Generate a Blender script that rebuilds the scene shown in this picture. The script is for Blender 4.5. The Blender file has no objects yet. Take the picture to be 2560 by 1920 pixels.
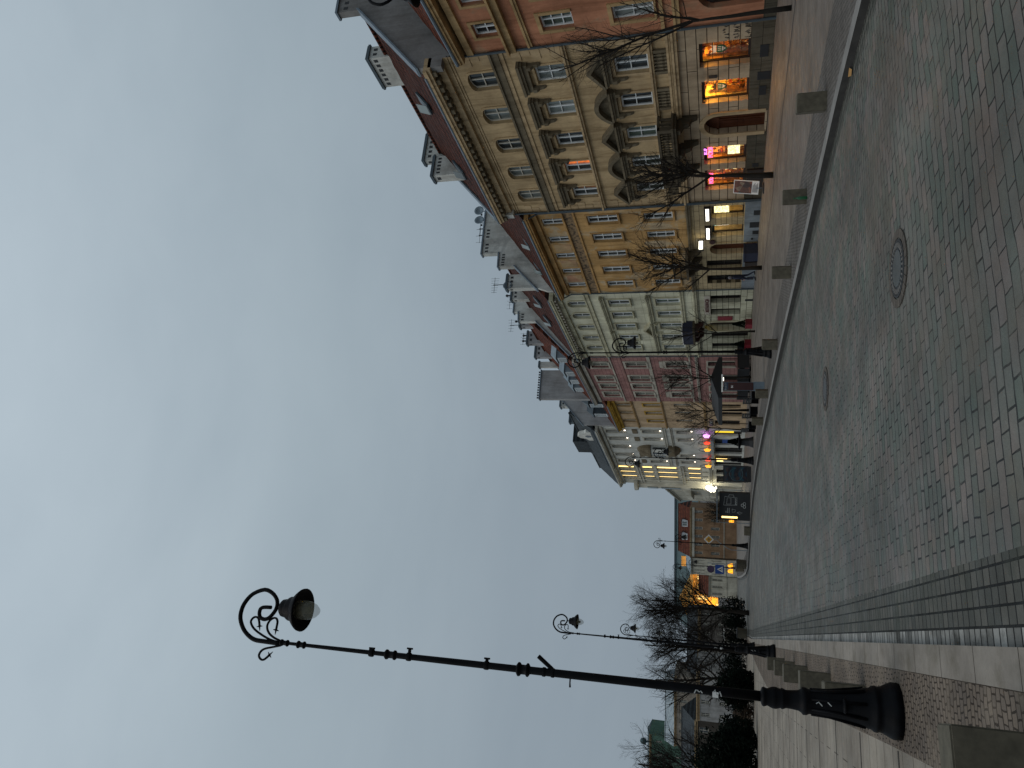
import bpy, bmesh, math, random
from math import sin, cos, pi, radians, sqrt, atan2
from mathutils import Vector, Matrix
random.seed(7)
SC = bpy.context.scene
COL = SC.collection
R = radians

# ------------------------------------------------------------------ helpers
class MB:
    """collects geometry for ONE mesh"""
    def __init__(s): s.v=[]; s.f=[]; s.m=[]; s.uv={}
    def face(s,pts,mi=0,uv=None):
        i=len(s.v); s.v+= [tuple(p) for p in pts]; s.f.append(tuple(range(i,i+len(pts)))); s.m.append(mi)
        if uv: s.uv[len(s.f)-1]=uv
    def box(s,x0,x1,y0,y1,z0,z1,mi=0):
        p=[(x0,y0,z0),(x1,y0,z0),(x1,y1,z0),(x0,y1,z0),(x0,y0,z1),(x1,y0,z1),(x1,y1,z1),(x0,y1,z1)]
        i=len(s.v); s.v+=p
        for q in ((3,2,1,0),(4,5,6,7),(0,1,5,4),(1,2,6,5),(2,3,7,6),(3,0,4,7)):
            s.f.append(tuple(i+k for k in q)); s.m.append(mi)
    def prism(s,poly,vec,mi=0):
        """closed prism: poly = list of 3d points, swept by vec"""
        n=len(poly); i=len(s.v); v=Vector(vec)
        s.v+=[tuple(p) for p in poly]+[tuple(Vector(p)+v) for p in poly]
        s.f.append(tuple(i+k for k in range(n))[::-1]); s.m.append(mi)
        s.f.append(tuple(i+n+k for k in range(n))); s.m.append(mi)
        for k in range(n):
            a,b=k,(k+1)%n; s.f.append((i+a,i+b,i+n+b,i+n+a)); s.m.append(mi)
    def tube(s,pts,rad,n=6,mi=0,cap=True):
        pts=[Vector(p) for p in pts]
        if not hasattr(rad,'__len__'): rad=[rad]*len(pts)
        i0=len(s.v); t=(pts[1]-pts[0]).normalized()
        a=t.cross(Vector((0,0,1)))
        if a.length<1e-3: a=t.cross(Vector((1,0,0)))
        a.normalize()
        for k,p in enumerate(pts):
            if k==0: t=pts[1]-pts[0]
            elif k==len(pts)-1: t=pts[-1]-pts[-2]
            else: t=pts[k+1]-pts[k-1]
            if t.length<1e-9: t=Vector((0,0,1))
            t.normalize(); a=a-t*a.dot(t)
            if a.length<1e-6: a=t.orthogonal()
            a.normalize(); b=t.cross(a)
            for j in range(n):
                w=2*pi*j/n; s.v.append(tuple(p+(a*cos(w)+b*sin(w))*rad[k]))
        for k in range(len(pts)-1):
            for j in range(n):
                q=(j+1)%n; s.f.append((i0+k*n+j,i0+k*n+q,i0+(k+1)*n+q,i0+(k+1)*n+j)); s.m.append(mi)
        if cap:
            s.f.append(tuple(i0+j for j in range(n))[::-1]); s.m.append(mi)
            e=i0+(len(pts)-1)*n; s.f.append(tuple(e+j for j in range(n))); s.m.append(mi)
    def lathe(s,prof,n=20,c=(0,0,0),mi=0,flute=0):
        i0=len(s.v)
        for r,z in prof:
            for j in range(n):
                w=2*pi*j/n; rr=r*(1-(flute if j%2 else 0)); s.v.append((c[0]+rr*cos(w),c[1]+rr*sin(w),c[2]+z))
        for k in range(len(prof)-1):
            for j in range(n):
                q=(j+1)%n; s.f.append((i0+k*n+j,i0+k*n+q,i0+(k+1)*n+q,i0+(k+1)*n+j)); s.m.append(mi)
        s.f.append(tuple(i0+j for j in range(n))[::-1]); s.m.append(mi)
        e=i0+(len(prof)-1)*n; s.f.append(tuple(e+j for j in range(n))); s.m.append(mi)
    def build(s,name,mat=None,parent=None,smooth=False,loc=None):
        me=bpy.data.meshes.new(name); me.from_pydata(s.v,[],s.f)
        mats=mat if isinstance(mat,(list,tuple)) else [mat]
        for m in mats:
            if m: me.materials.append(m)
        for p,mi in zip(me.polygons,s.m): p.material_index=mi; p.use_smooth=smooth
        if s.uv:
            l=me.uv_layers.new(name='UVMap')
            for fi,uv in s.uv.items():
                for li,c in zip(me.polygons[fi].loop_indices,uv): l.data[li].uv=c
        me.validate(); me.update()
        o=bpy.data.objects.new(name,me); COL.objects.link(o)
        if parent: o.parent=parent
        if loc: o.location=loc
        return o

def tag(o,label,cat,group=None,kind=None):
    if label: o['label']=label
    if cat: o['category']=cat
    if group: o['group']=group
    if kind: o['kind']=kind
    return o
def empty(name,loc=(0,0,0),rz=0,label=None,cat=None,group=None):
    o=bpy.data.objects.new(name,None); COL.objects.link(o); o.empty_display_size=.2
    o.location=loc; o.rotation_euler=(0,0,rz); tag(o,label,cat,group); return o
def copy_tree(o,parent=None):
    c=o.copy(); COL.objects.link(c)
    if parent: c.parent=parent
    for ch in list(o.children): copy_tree(ch,c)
    return c
FACADE_TXT=Matrix(((-1,0,0),(0,0,1),(0,1,0)))
def text(body,size,mat,parent=None,loc=(0,0,0),rot=None,name='lettering',ext=.01,bold=0.0,spacing=1.0):
    cu=bpy.data.curves.new(name,'FONT'); cu.body=body; cu.size=size; cu.extrude=ext; cu.offset=bold
    cu.align_x='CENTER'; cu.align_y='CENTER'; cu.space_character=spacing; cu.resolution_u=3
    tmp=bpy.data.objects.new('tmp',cu); COL.objects.link(tmp)
    dg=bpy.context.evaluated_depsgraph_get(); me=bpy.data.meshes.new_from_object(tmp.evaluated_get(dg))
    bpy.data.objects.remove(tmp); bpy.data.curves.remove(cu)
    me.name=name; me.materials.clear(); me.materials.append(mat)
    o=bpy.data.objects.new(name,me); COL.objects.link(o)
    if parent: o.parent=parent
    m=(rot if rot else FACADE_TXT).to_4x4() if rot or True else None
    m.translation=Vector(loc); o.matrix_basis=m
    return o

# ------------------------------------------------------------------ materials
def nmat(name):
    m=bpy.data.materials.new(name); m.use_nodes=True; nt=m.node_tree; nt.nodes.clear()
    out=nt.nodes.new('ShaderNodeOutputMaterial'); b=nt.nodes.new('ShaderNodeBsdfPrincipled')
    nt.links.new(b.outputs[0],out.inputs[0]); return m,nt,b
def nd(nt,t,**k):
    n=nt.nodes.new(t)
    for a,v in k.items():
        if a.startswith('i_'):
            key=a[2:]; n.inputs[int(key) if key.isdigit() else key.replace('_',' ')].default_value=v
        else: setattr(n,a,v)
    return n
def lk(nt,a,b): nt.links.new(a,b)
def c4(c): return (c[0],c[1],c[2],1)
def ramp(nt,fac,stops):
    r=nd(nt,'ShaderNodeValToRGB'); e=r.color_ramp.elements
    while len(e)<len(stops): e.new(.5)
    for x,(p,c) in zip(e,stops): x.position=p; x.color=c4(c) if hasattr(c,'__len__') else (c,c,c,1)
    lk(nt,fac,r.inputs[0]); return r.outputs[0]
def mix(nt,fac,a,b,mode='MIX'):
    m=nd(nt,'ShaderNodeMix',data_type='RGBA',blend_type=mode)
    for sock,v in ((0,fac),(6,a),(7,b)):
        if hasattr(v,'is_linked') or isinstance(v,bpy.types.NodeSocket): lk(nt,v,m.inputs[sock])
        else: m.inputs[sock].default_value=(c4(v) if hasattr(v,'__len__') else (v if sock==0 else (v,v,v,1)))
    return m.outputs[2]
def noise(nt,vec,scale,detail=4,rough=.55,sc=None,dist=0):
    if sc:
        mp=nd(nt,'ShaderNodeMapping'); mp.inputs['Scale'].default_value=sc; lk(nt,vec,mp.inputs[0]); vec=mp.outputs[0]
    n=nd(nt,'ShaderNodeTexNoise',i_Scale=scale,i_Detail=detail,i_Roughness=rough,i_Distortion=dist); lk(nt,vec,n.inputs['Vector'])
    return n.outputs['Fac']
def objco(nt): return nd(nt,'ShaderNodeTexCoord').outputs['Object']
def bump(nt,b,h,strength=.2,dist=.02):
    n=nd(nt,'ShaderNodeBump',i_Strength=strength,i_Distance=dist); lk(nt,h,n.inputs['Height']); lk(nt,n.outputs[0],b.inputs['Normal'])

def plain(name,col,rough=.6,metal=0,var=.18,scale=3,spec=.5):
    m,nt,b=nmat(name); co=objco(nt)
    f=noise(nt,co,scale,5); c=ramp(nt,f,[(.3,[x*(1-var) for x in col]),(.7,[min(1,x*(1+var)) for x in col])])
    lk(nt,c,b.inputs['Base Color']); b.inputs['Roughness'].default_value=rough; b.inputs['Metallic'].default_value=metal
    b.inputs['Specular IOR Level'].default_value=spec
    return m
def emit(name,col,s,pattern=None):
    m,nt,b=nmat(name); b.inputs['Base Color'].default_value=c4([x*.3 for x in col]); b.inputs['Emission Color'].default_value=c4(col)
    b.inputs['Emission Strength'].default_value=s
    if pattern:
        co=objco(nt); f=noise(nt,co,pattern,3,.6); c=ramp(nt,f,[(.35,[x*.12 for x in col]),(.6,col)]); lk(nt,c,b.inputs['Emission Color'])
    return m
def facade_vec(nt):
    s=nd(nt,'ShaderNodeSeparateXYZ'); lk(nt,objco(nt),s.inputs[0]); c=nd(nt,'ShaderNodeCombineXYZ')
    lk(nt,s.outputs[0],c.inputs[0]); lk(nt,s.outputs[2],c.inputs[1]); return c.outputs[0]
def dirt_layers(nt,base,co,streak=.5,seed=0):
    f=noise(nt,co,.9,6,.6,(1+seed*.1,1,1)); base=mix(nt,f,base,[.72]*3,'MULTIPLY') if False else base
    g=ramp(nt,noise(nt,co,.55,7,.62),[(.32,(.64,.62,.60)),(.62,(1.10,1.09,1.07))]); base=mix(nt,.9,base,g,'MULTIPLY')
    s=ramp(nt,noise(nt,co,1.0,6,.65,(2.6,2.6,.28),.8),[(.34,(.55,.52,.48)),(.55,(1,1,1))]); base=mix(nt,streak,base,s,'MULTIPLY')
    h=ramp(nt,noise(nt,co,7,5,.7),[(.3,(.85,.85,.85)),(.7,(1.08,1.08,1.08))]); return mix(nt,.8,base,h,'MULTIPLY')
def plaster(name,col,streak=.5,patch=None,pcut=(.55,.62)):
    m,nt,b=nmat(name); co=objco(nt); c=nd(nt,'ShaderNodeRGB'); c.outputs[0].default_value=c4(col); base=c.outputs[0]
    if patch:
        pf=ramp(nt,noise(nt,co,.45,7,.68,None,.4),[(pcut[0],0),(pcut[1],1)]); base=mix(nt,pf,base,patch)
    lk(nt,dirt_layers(nt,base,co,streak),b.inputs['Base Color']); b.inputs['Roughness'].default_value=.92; b.inputs['Specular IOR Level'].default_value=.12
    bump(nt,b,noise(nt,co,40,4,.7),.25,.01); return m
def brickmat(name,col,col2,mortar,bw,rh,ms=.02,vec=None,streak=.4,rough=.9,off=.5,bmp=.6,sq=1.0,warp=0,rot=0,freq=2,shift=(0,0),moss=None,spec=.13,tint=0,sand=0):
    m,nt,b=nmat(name); co=objco(nt)
    if vec=='facade': v=facade_vec(nt)
    elif vec=='uv': v=nd(nt,'ShaderNodeTexCoord').outputs['UV']
    else: v=co
    if sand:
        nz=nd(nt,'ShaderNodeTexNoise',i_Scale=5.,i_Detail=1.); lk(nt,v,nz.inputs['Vector']); su=nd(nt,'ShaderNodeVectorMath',operation='SUBTRACT'); lk(nt,nz.outputs['Color'],su.inputs[0]); su.inputs[1].default_value=(.5,.5,.5)
        sc_=nd(nt,'ShaderNodeVectorMath',operation='SCALE'); lk(nt,su.outputs[0],sc_.inputs[0]); sc_.inputs['Scale'].default_value=.035; ad_=nd(nt,'ShaderNodeVectorMath',operation='ADD'); lk(nt,v,ad_.inputs[0]); lk(nt,sc_.outputs[0],ad_.inputs[1]); v=ad_.outputs[0]
    if rot or shift!=(0,0):
        mp=nd(nt,'ShaderNodeMapping'); mp.inputs['Rotation'].default_value=(0,0,rot); mp.inputs['Location'].default_value=(shift[0],shift[1],0); lk(nt,v,mp.inputs[0]); v=mp.outputs[0]
    if warp:
        nz=nd(nt,'ShaderNodeTexNoise',i_Scale=warp[1],i_Detail=2.); lk(nt,v,nz.inputs['Vector'])
        sub=nd(nt,'ShaderNodeVectorMath',operation='SUBTRACT'); lk(nt,nz.outputs['Color'],sub.inputs[0]); sub.inputs[1].default_value=(.5,.5,.5)
        scl=nd(nt,'ShaderNodeVectorMath',operation='SCALE'); lk(nt,sub.outputs[0],scl.inputs[0]); scl.inputs['Scale'].default_value=warp[0]
        ad=nd(nt,'ShaderNodeVectorMath',operation='ADD'); lk(nt,v,ad.inputs[0]); lk(nt,scl.outputs[0],ad.inputs[1]); v=ad.outputs[0]
    t=nd(nt,'ShaderNodeTexBrick',offset=off,offset_frequency=freq,squash=sq); lk(nt,v,t.inputs['Vector'])
    t.inputs['Color1'].default_value=c4(col); t.inputs['Color2'].default_value=c4(col2); t.inputs['Mortar'].default_value=c4(mortar)
    if sand:
        lk(nt,ramp(nt,noise(nt,co,.55,5,.7),[(.50,mortar),(.60,(.05,.048,.042)),(.72,(.20,.19,.17))]),t.inputs['Mortar']); lk(nt,ramp(nt,noise(nt,co,.8,4,.7),[(.35,(.014,)*3),(.5,(.0095,)*3),(.68,(.004,)*3)]),t.inputs['Mortar Size'])
    t.inputs['Scale'].default_value=1; t.inputs['Mortar Size'].default_value=ms; t.inputs['Mortar Smooth'].default_value=.25
    t.inputs['Brick Width'].default_value=bw; t.inputs['Row Height'].default_value=rh; t.inputs['Bias'].default_value=0
    base=t.outputs['Color']
    if tint:
        base=mix(nt,tint,base,ramp(nt,noise(nt,co,1.6,3,.5),[(.3,(.86,1.0,.98)),(.5,(1,1,1)),(.7,(1.12,.98,.9))]),'MULTIPLY')
        base=mix(nt,tint,base,ramp(nt,noise(nt,co,.35,5,.6,(1.6,.35,1)),[(.35,(.78,.8,.82)),(.62,(1.16,1.14,1.1))]),'MULTIPLY')
    if moss:
        mf=ramp(nt,noise(nt,co,moss[1],6,.65),[(.5,0),(.72,1)]); base=mix(nt,mf,base,moss[0])
    lk(nt,dirt_layers(nt,base,co,streak),b.inputs['Base Color'])
    rr=ramp(nt,noise(nt,co,2.5,4),[(.3,rough-.15),(.7,min(1,rough+.1))]); lk(nt,rr,b.inputs['Roughness']); b.inputs['Specular IOR Level'].default_value=spec
    h=nd(nt,'ShaderNodeMath',operation='MULTIPLY_ADD'); lk(nt,t.outputs['Fac'],h.inputs[0]); h.inputs[1].default_value=-1
    lk(nt,noise(nt,co,30,3,.7),h.inputs[2]); bump(nt,b,h.outputs[0],bmp,.012); return m
def glassmat(name,col,rough=.06,var=0.5,spec=.6):
    m,nt,b=nmat(name); co=objco(nt); oi=nd(nt,'ShaderNodeObjectInfo')
    f=noise(nt,co,.8,3,.6); c=ramp(nt,f,[(.35,[x*(1-var*.5) for x in col]),(.65,[x*(1+var*.5) for x in col])])
    d=ramp(nt,oi.outputs['Random'],[(0,(.6,.6,.6)),(1,(1.5,1.5,1.5))]); lk(nt,mix(nt,1,c,d,'MULTIPLY'),b.inputs['Base Color'])
    b.inputs['Roughness'].default_value=rough; b.inputs['Specular IOR Level'].default_value=spec
    bump(nt,b,noise(nt,co,1.3,2,.5),.06,.03); return m
def clearglass(name,refl=.12):
    m=bpy.data.materials.new(name); m.use_nodes=True; nt=m.node_tree; nt.nodes.clear()
    out=nd(nt,'ShaderNodeOutputMaterial'); tr=nd(nt,'ShaderNodeBsdfTransparent'); gl=nd(nt,'ShaderNodeBsdfGlossy'); gl.inputs['Roughness'].default_value=.03
    mx=nd(nt,'ShaderNodeMixShader'); mx.inputs[0].default_value=refl; lk(nt,tr.outputs[0],mx.inputs[1]); lk(nt,gl.outputs[0],mx.inputs[2]); lk(nt,mx.outputs[0],out.inputs[0]); return m

M={}
def mats():
    M['cream']=plaster('cream_plaster',(.47,.355,.21),.85)
    M['cream_trim']=plaster('cream_trim',(.46,.35,.215),.8)
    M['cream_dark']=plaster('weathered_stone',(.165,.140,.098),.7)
    M['cream_rust']=brickmat('cream_rusticated',(.44,.35,.25),(.40,.32,.225),(.05,.035,.022),2.6,.455,.022,'facade',.5,shift=(0,-.02))
    M['plinth_dark']=brickmat('stained_plinth',(.115,.10,.075),(.075,.07,.055),(.03,.028,.022),.95,.47,.012,'facade',.8)
    M['orange']=plaster('terracotta_plaster',(.43,.20,.12),.75,(.37,.22,.14))
    M['orange_trim']=plaster('ochre_trim',(.42,.29,.15),.6)
    M['yellow']=plaster('ochre_plaster',(.47,.295,.125),.65,(.45,.36,.24),(.50,.57))
    M['yellow_trim']=plaster('ochre_moulding',(.42,.26,.11),.6)
    M['yellow_frieze']=None
    M['yellow_gf']=brickmat('tan_rusticated',(.42,.345,.215),(.39,.32,.20),(.10,.08,.05),1.05,.315,.016,'facade',.4)
    M['plinth_blue']=plaster('blue_grey_plinth',(.20,.235,.27),.6)
    M['green']=brickmat('sage_plaster',(.57,.575,.455),(.55,.56,.44),(.30,.305,.235),2.9,.62,.014,'facade',.45,bmp=.3)
    M['green_plain']=plaster('sage_render',(.57,.575,.455),.45)
    M['green_trim']=plaster('sage_trim',(.48,.47,.345),.6)
    M['green_gf']=brickmat('sage_rusticated',(.46,.465,.36),(.43,.435,.335),(.06,.058,.043),1.25,.425,.02,'facade',.45)
    M['pink']=brickmat('pink_bossage',(.34,.19,.18),(.31,.17,.16),(.17,.085,.08),.85,.37,.022,'facade',.5,bmp=.8)
    M['pink_trim']=plaster('pale_surround',(.42,.40,.35),.4)
    M['pink_band']=plaster('pink_band',(.29,.17,.155),.5)
    M['peach']=plaster('peach_plaster',(.47,.355,.235),.6)
    M['peach_trim']=plaster('peach_trim',(.40,.27,.13),.6)
    M['gold']=plaster('gold_cornice',(.46,.29,.055),.5)
    M['white']=plaster('off_white_plaster',(.50,.52,.50),.35)
    M['white_trim']=plaster('off_white_trim',(.46,.46,.41),.5)
    M['wing']=plaster('ivory_plaster',(.50,.50,.44),.4)
    M['firewall']=plaster('white_render',(.58,.60,.58),.45,(.44,.46,.45))
    M['greywall']=plaster('grey_cement_render',(.36,.37,.385),.45)
    M['gablewall']=plaster('raw_cement',(.235,.235,.235),.5)
    M['coping']=plain('zinc_coping',(.13,.165,.20),.5,.3)
    M['zinc']=plain('zinc_sheet',(.20,.25,.285),.45,.3)
    M['darkzinc']=plain('dark_zinc',(.05,.07,.085),.5,.2)
    M['tile']=brickmat('red_clay_tile',(.125,.036,.022),(.085,.025,.016),(.016,.006,.004),.30,.42,.075,'facade',.35,.85,bmp=1.)
    M['tile2']=brickmat('orange_clay_tile',(.19,.055,.030),(.14,.040,.022),(.03,.010,.006),.30,.42,.07,'facade',.3,.85,bmp=1.)
    M['slate']=brickmat('dark_slate',(.05,.06,.068),(.04,.05,.058),(.02,.024,.028),.4,.3,.02,'facade',.3,.7)
    M['teal']=plain('teal_copper_roof',(.045,.085,.095),.6,0,.2,.3)
    M['frame']=plain('white_window_paint',(.62,.66,.68),.45,0,.1)
    M['frame_cream']=plain('cream_window_paint',(.5,.48,.42),.5,0,.1)
    M['frame_dark']=plain('dark_shopfront',(.022,.015,.012),.45,0,.2)
    M['glass']=glassmat('window_glass',(.022,.030,.034),.05,.6,.5)
    M['glass_pale']=glassmat('curtained_glass',(.13,.155,.155),.08,.5,.5)
    M['glass_green']=glassmat('green_glass',(.06,.085,.075),.07,.6,.5)
    M['dark_in']=glassmat('dark_shop_glass',(.010,.011,.012),.1,.5,.3)
    M['lit_orange']=emit('orange_curtain_light',(1,.22,.04),.9,2)
    M['lit_warm']=emit('warm_window_light',(1,.66,.22),1.6,1.5)
    M['candle']=emit('candle_light',(1,.86,.7),6)
    M['wood']=brickmat('brown_door_wood',(.085,.028,.012),(.065,.021,.010),(.018,.007,.004),.16,1.4,.01,'facade',.4,.5,0)
    M['iron']=plain('black_cast_iron',(.0030,.0033,.0045),.55,0,.5,6,.10)
    M['bark']=plain('dark_bark',(.018,.015,.012),.9,0,.3,8,.2)
    M['faded_panel']=plaster('faded_painted_panel',(.43,.31,.18),.5,(.38,.22,.14),(.5,.6))
    M['balcony_shade']=plaster('shade_darkened_stone',(.085,.072,.052),.7)  # balcony stone with the shade beneath painted into its colour
    M['ivy']=plain('dark_ivy',(.014,.015,.010),.9,0,.4,4,.2)
    M['evergreen']=plain('evergreen_leaf',(.0045,.008,.0055),.9,0,.5,1.2,.05)
    M['granite']=plain('mossy_granite',(.092,.082,.060),.85,0,.28,9,.3)
    M['granite_top']=M['granite']
    M['black']=plain('matt_black',(.010,.011,.013),.6)
    M['asphalt_joint']=plain('joint_dirt',(.03,.03,.03),.9)
    M['whitep']=plain('white_paint',(.7,.7,.68),.5,0,.08)
    M['chalk']=plain('chalk_line',(.42,.44,.44),.8,0,.2,20)
    M['red']=plain('dark_red_paint',(.17,.012,.022),.5)
    M['darkred']=plain('oxblood_letters',(.06,.008,.010),.5)
    M['maroon']=plain('maroon_panel',(.035,.008,.007),.35)
    M['blue']=plain('road_sign_blue',(.012,.06,.27),.4)
    M['amber']=plain('road_sign_amber',(.6,.30,.02),.4)
    M['greyblue']=plain('grey_blue_steel',(.13,.17,.205),.45,.2)
    M['green_shield']=plain('green_shield',(.008,.09,.045),.5)
    M['clear']=clearglass('shop_pane',.10)
    M['shop']=plain('shop_interior',(.75,.52,.22),.9,0,.5,3)
    M['shop_brown']=plain('brown_shop_interior',(.50,.24,.07),.9,0,.75,2.2)
    M['shop_dim']=plain('shop_interior_dim',(.45,.34,.16),.9,0,.5,3)
    M['brownbox']=plain('brown_shelf_goods',(.22,.09,.03),.7,0,.6,6)
    M['white_lit']=emit('white_lightbox',(1,.95,.82),3.2)
    M['cyan_lit']=emit('cyan_tube',(.05,.9,.9),2.2)
    M['pink_neon']=emit('pink_neon',(1,.10,.28),2.6)
    M['magenta_neon']=emit('magenta_neon',(.85,.25,1.0),3)
    M['red_lit']=emit('red_lantern_light',(1,.07,.03),2.2,14)
    M['amber_lit']=emit('amber_lantern_light',(1,.38,.02),2.6,9)
    M['orange_lit']=emit('orange_display_light',(1,.36,.015),1.5)
    M['yellow_lit']=emit('yellow_display_light',(1,.72,.03),1.0)
    M['gold_lit']=emit('gold_tube_light',(1,.68,.22),3.2)
    M['menu_lit']=emit('menu_lightbox',(1,.86,.42),2.4,12)
    M['lampglass']=None; M['holder']=plain('olive_lamp_holder',(.085,.075,.042),.6,0,.35,14)
    M['skin']=plain('skin',(.36,.20,.14),.6,0,.08)
    M['coat']=plain('navy_coat',(.010,.014,.035),.8)
    M['jeans']=plain('dark_trousers',(.012,.012,.018),.85)
    M['greyhair']=plain('grey_hood',(.13,.13,.15),.8)
    M['bottle']=plain('green_bottle_glass',(.008,.085,.03),.3)
    M['leaf']=plain('fallen_leaf',(.32,.17,.05),.8)
    # frieze: carved scrolls on a dark ground
    m,nt,b=nmat('carved_frieze'); v=facade_vec(nt); vo=nd(nt,'ShaderNodeTexVoronoi',feature='SMOOTH_F1',i_Scale=5.5); lk(nt,v,vo.inputs['Vector'])
    f=mix(nt,.45,vo.outputs['Distance'],noise(nt,v,6.5,3,.6,None,1.6)); c=ramp(nt,f,[(.30,(.035,.024,.014)),(.52,(.22,.145,.075))]); lk(nt,c,b.inputs['Base Color']); b.inputs['Roughness'].default_value=.9
    bump(nt,b,f,1.,.05); M['yellow_frieze']=m
    # half clear lamp globe
    m,nt,b=nmat('lamp_globe_glass'); b.inputs['Base Color'].default_value=(.40,.41,.33,1); b.inputs['Roughness'].default_value=.12; b.inputs['Alpha'].default_value=.30; M['lampglass']=m
    # posters
    m,nt,b=nmat('poster_dark_blue'); co=objco(nt); g=nd(nt,'ShaderNodeTexWave',wave_type='RINGS',rings_direction='Y',i_Scale=.55,i_Distortion=2.5,i_Detail=3.); lk(nt,co,g.inputs['Vector'])
    c=ramp(nt,g.outputs['Fac'],[(.3,(.004,.004,.008)),(.6,(.004,.014,.034)),(.9,(.006,.04,.055))]); lk(nt,mix(nt,ramp(nt,noise(nt,co,3.,4),[(.5,0),(.7,1)]),c,(.05,.025,.02)),b.inputs['Base Color']); b.inputs['Roughness'].default_value=.25; M['poster']=m
    m,nt,b=nmat('poster_collage'); co=objco(nt); vo=nd(nt,'ShaderNodeTexVoronoi',i_Scale=3.6); lk(nt,co,vo.inputs['Vector'])
    se=nd(nt,'ShaderNodeSeparateColor'); lk(nt,vo.outputs['Color'],se.inputs[0])
    c=ramp(nt,se.outputs[0],[(.1,(.13,.012,.010)),(.4,(.035,.04,.035)),(.6,(.20,.06,.03)),(.9,(.22,.17,.12))]); lk(nt,mix(nt,.6,c,ramp(nt,noise(nt,co,7,4),[(.4,(.4,.4,.4)),(.6,(1,1,1))]),'MULTIPLY'),b.inputs['Base Color']); b.inputs['Roughness'].default_value=.35; M['collage']=m
    m,nt,b=nmat('shop_goods'); co=objco(nt); vo=nd(nt,'ShaderNodeTexVoronoi',i_Scale=5.5); lk(nt,co,vo.inputs['Vector'])
    se=nd(nt,'ShaderNodeSeparateColor'); lk(nt,vo.outputs['Color'],se.inputs[0])
    c=ramp(nt,se.outputs[0],[(.05,(.10,.03,.008)),(.35,(.35,.13,.025)),(.6,(.75,.45,.12)),(.85,(.5,.05,.02)),(.95,(.9,.7,.35))]); lk(nt,c,b.inputs['Base Color']); b.inputs['Roughness'].default_value=.6; M['goods']=m
mats()

# ------------------------------------------------------------------ camera (photo is stored turned a quarter turn: image right = down)
F,PITCH,ROLL,YAW,CH=1862.,R(15.9),R(.17),R(20.),2.0
hd=Vector((sin(YAW),cos(YAW),0)); rt=Vector((cos(YAW),-sin(YAW),0)); up=Vector((0,0,1))
fw=hd*cos(PITCH)+up*sin(PITCH); uu=-hd*sin(PITCH)+up*cos(PITCH)
r2=rt*cos(ROLL)+uu*sin(ROLL); u2=-rt*sin(ROLL)+uu*cos(ROLL)
cam=bpy.data.cameras.new('camera'); co=bpy.data.objects.new('camera',cam); COL.objects.link(co); SC.camera=co
cx,cy,cz=-u2,r2,-fw
mw=Matrix(((cx.x,cy.x,cz.x,0),(cx.y,cy.y,cz.y,0),(cx.z,cy.z,cz.z,CH),(0,0,0,1)))
co.matrix_world=mw; cam.sensor_fit='HORIZONTAL'; cam.sensor_width=36; cam.lens=36*F/2560; cam.clip_end=6000; cam.clip_start=.05

# ------------------------------------------------------------------ world and sun (dull overcast dusk)
SUN_EL,SUN_AZ=R(58),R(-105)      # azimuth measured from +Y towards +X
w=bpy.data.worlds.new('World'); SC.world=w; w.use_nodes=True; nt=w.node_tree; nt.nodes.clear()
out=nd(nt,'ShaderNodeOutputWorld'); sky=nd(nt,'ShaderNodeTexSky',sky_type='NISHITA',sun_disc=False,sun_elevation=SUN_EL,sun_rotation=SUN_AZ,air_density=1.,dust_density=3.,ozone_density=2.)
bg1=nd(nt,'ShaderNodeBackground'); bg1.inputs[1].default_value=.05; lk(nt,sky.outputs[0],bg1.inputs[0])
tc=nd(nt,'ShaderNodeTexCoord'); sp=nd(nt,'ShaderNodeSeparateXYZ'); lk(nt,tc.outputs['Generated'],sp.inputs[0])
grad=ramp(nt,sp.outputs[2],[(0.,(.262,.315,.368)),(.27,(.280,.340,.392)),(.5,(.350,.424,.478)),(.78,(.46,.546,.615))])
cl=noise(nt,tc.outputs['Generated'],2.2,6,.55,(1,1,2.2),.3)
cl2=ramp(nt,cl,[(.32,(.95,.955,.955)),(.68,(1.08,1.07,1.055))])
bg2=nd(nt,'ShaderNodeBackground'); bg2.inputs[1].default_value=1.; lk(nt,mix(nt,1.,grad,cl2,'MULTIPLY'),bg2.inputs[0])
ms=nd(nt,'ShaderNodeMixShader'); ms.inputs[0].default_value=.93; lk(nt,bg1.outputs[0],ms.inputs[1]); lk(nt,bg2.outputs[0],ms.inputs[2]); lk(nt,ms.outputs[0],out.inputs[0])
sl=bpy.data.lights.new('overcast_sun','SUN'); sl.energy=.75; sl.angle=R(50); sl.color=(1,.90,.78)
so=bpy.data.objects.new('overcast_sun',sl); COL.objects.link(so)
sd=Vector((sin(SUN_AZ)*cos(SUN_EL),cos(SUN_AZ)*cos(SUN_EL),sin(SUN_EL)))
so.rotation_euler=sd.to_track_quat('Z','Y').to_euler(); so.location=(0,0,60)
SC.view_settings.view_transform='Standard'; SC.view_settings.look='None'; SC.view_settings.gamma=1; SC.view_settings.exposure=0
SC.render.engine='CYCLES'; SC.cycles.max_bounces=6; SC.cycles.transparent_max_bounces=12; SC.cycles.sample_clamp_indirect=4

def area(name,loc,to,sx,sy,power,col):
    l=bpy.data.lights.new(name,'AREA'); l.shape='RECTANGLE'; l.size=sx; l.size_y=sy; l.energy=power; l.color=col
    o=bpy.data.objects.new(name,l); COL.objects.link(o); o.location=loc
    o.rotation_euler=(Vector(loc)-Vector(to)).to_track_quat('Z','Y').to_euler(); return o
def point(name,loc,power,col,rad=.1):
    l=bpy.data.lights.new(name,'POINT'); l.energy=power; l.color=col; l.shadow_soft_size=rad
    o=bpy.data.objects.new(name,l); COL.objects.link(o); o.location=loc; return o

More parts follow.
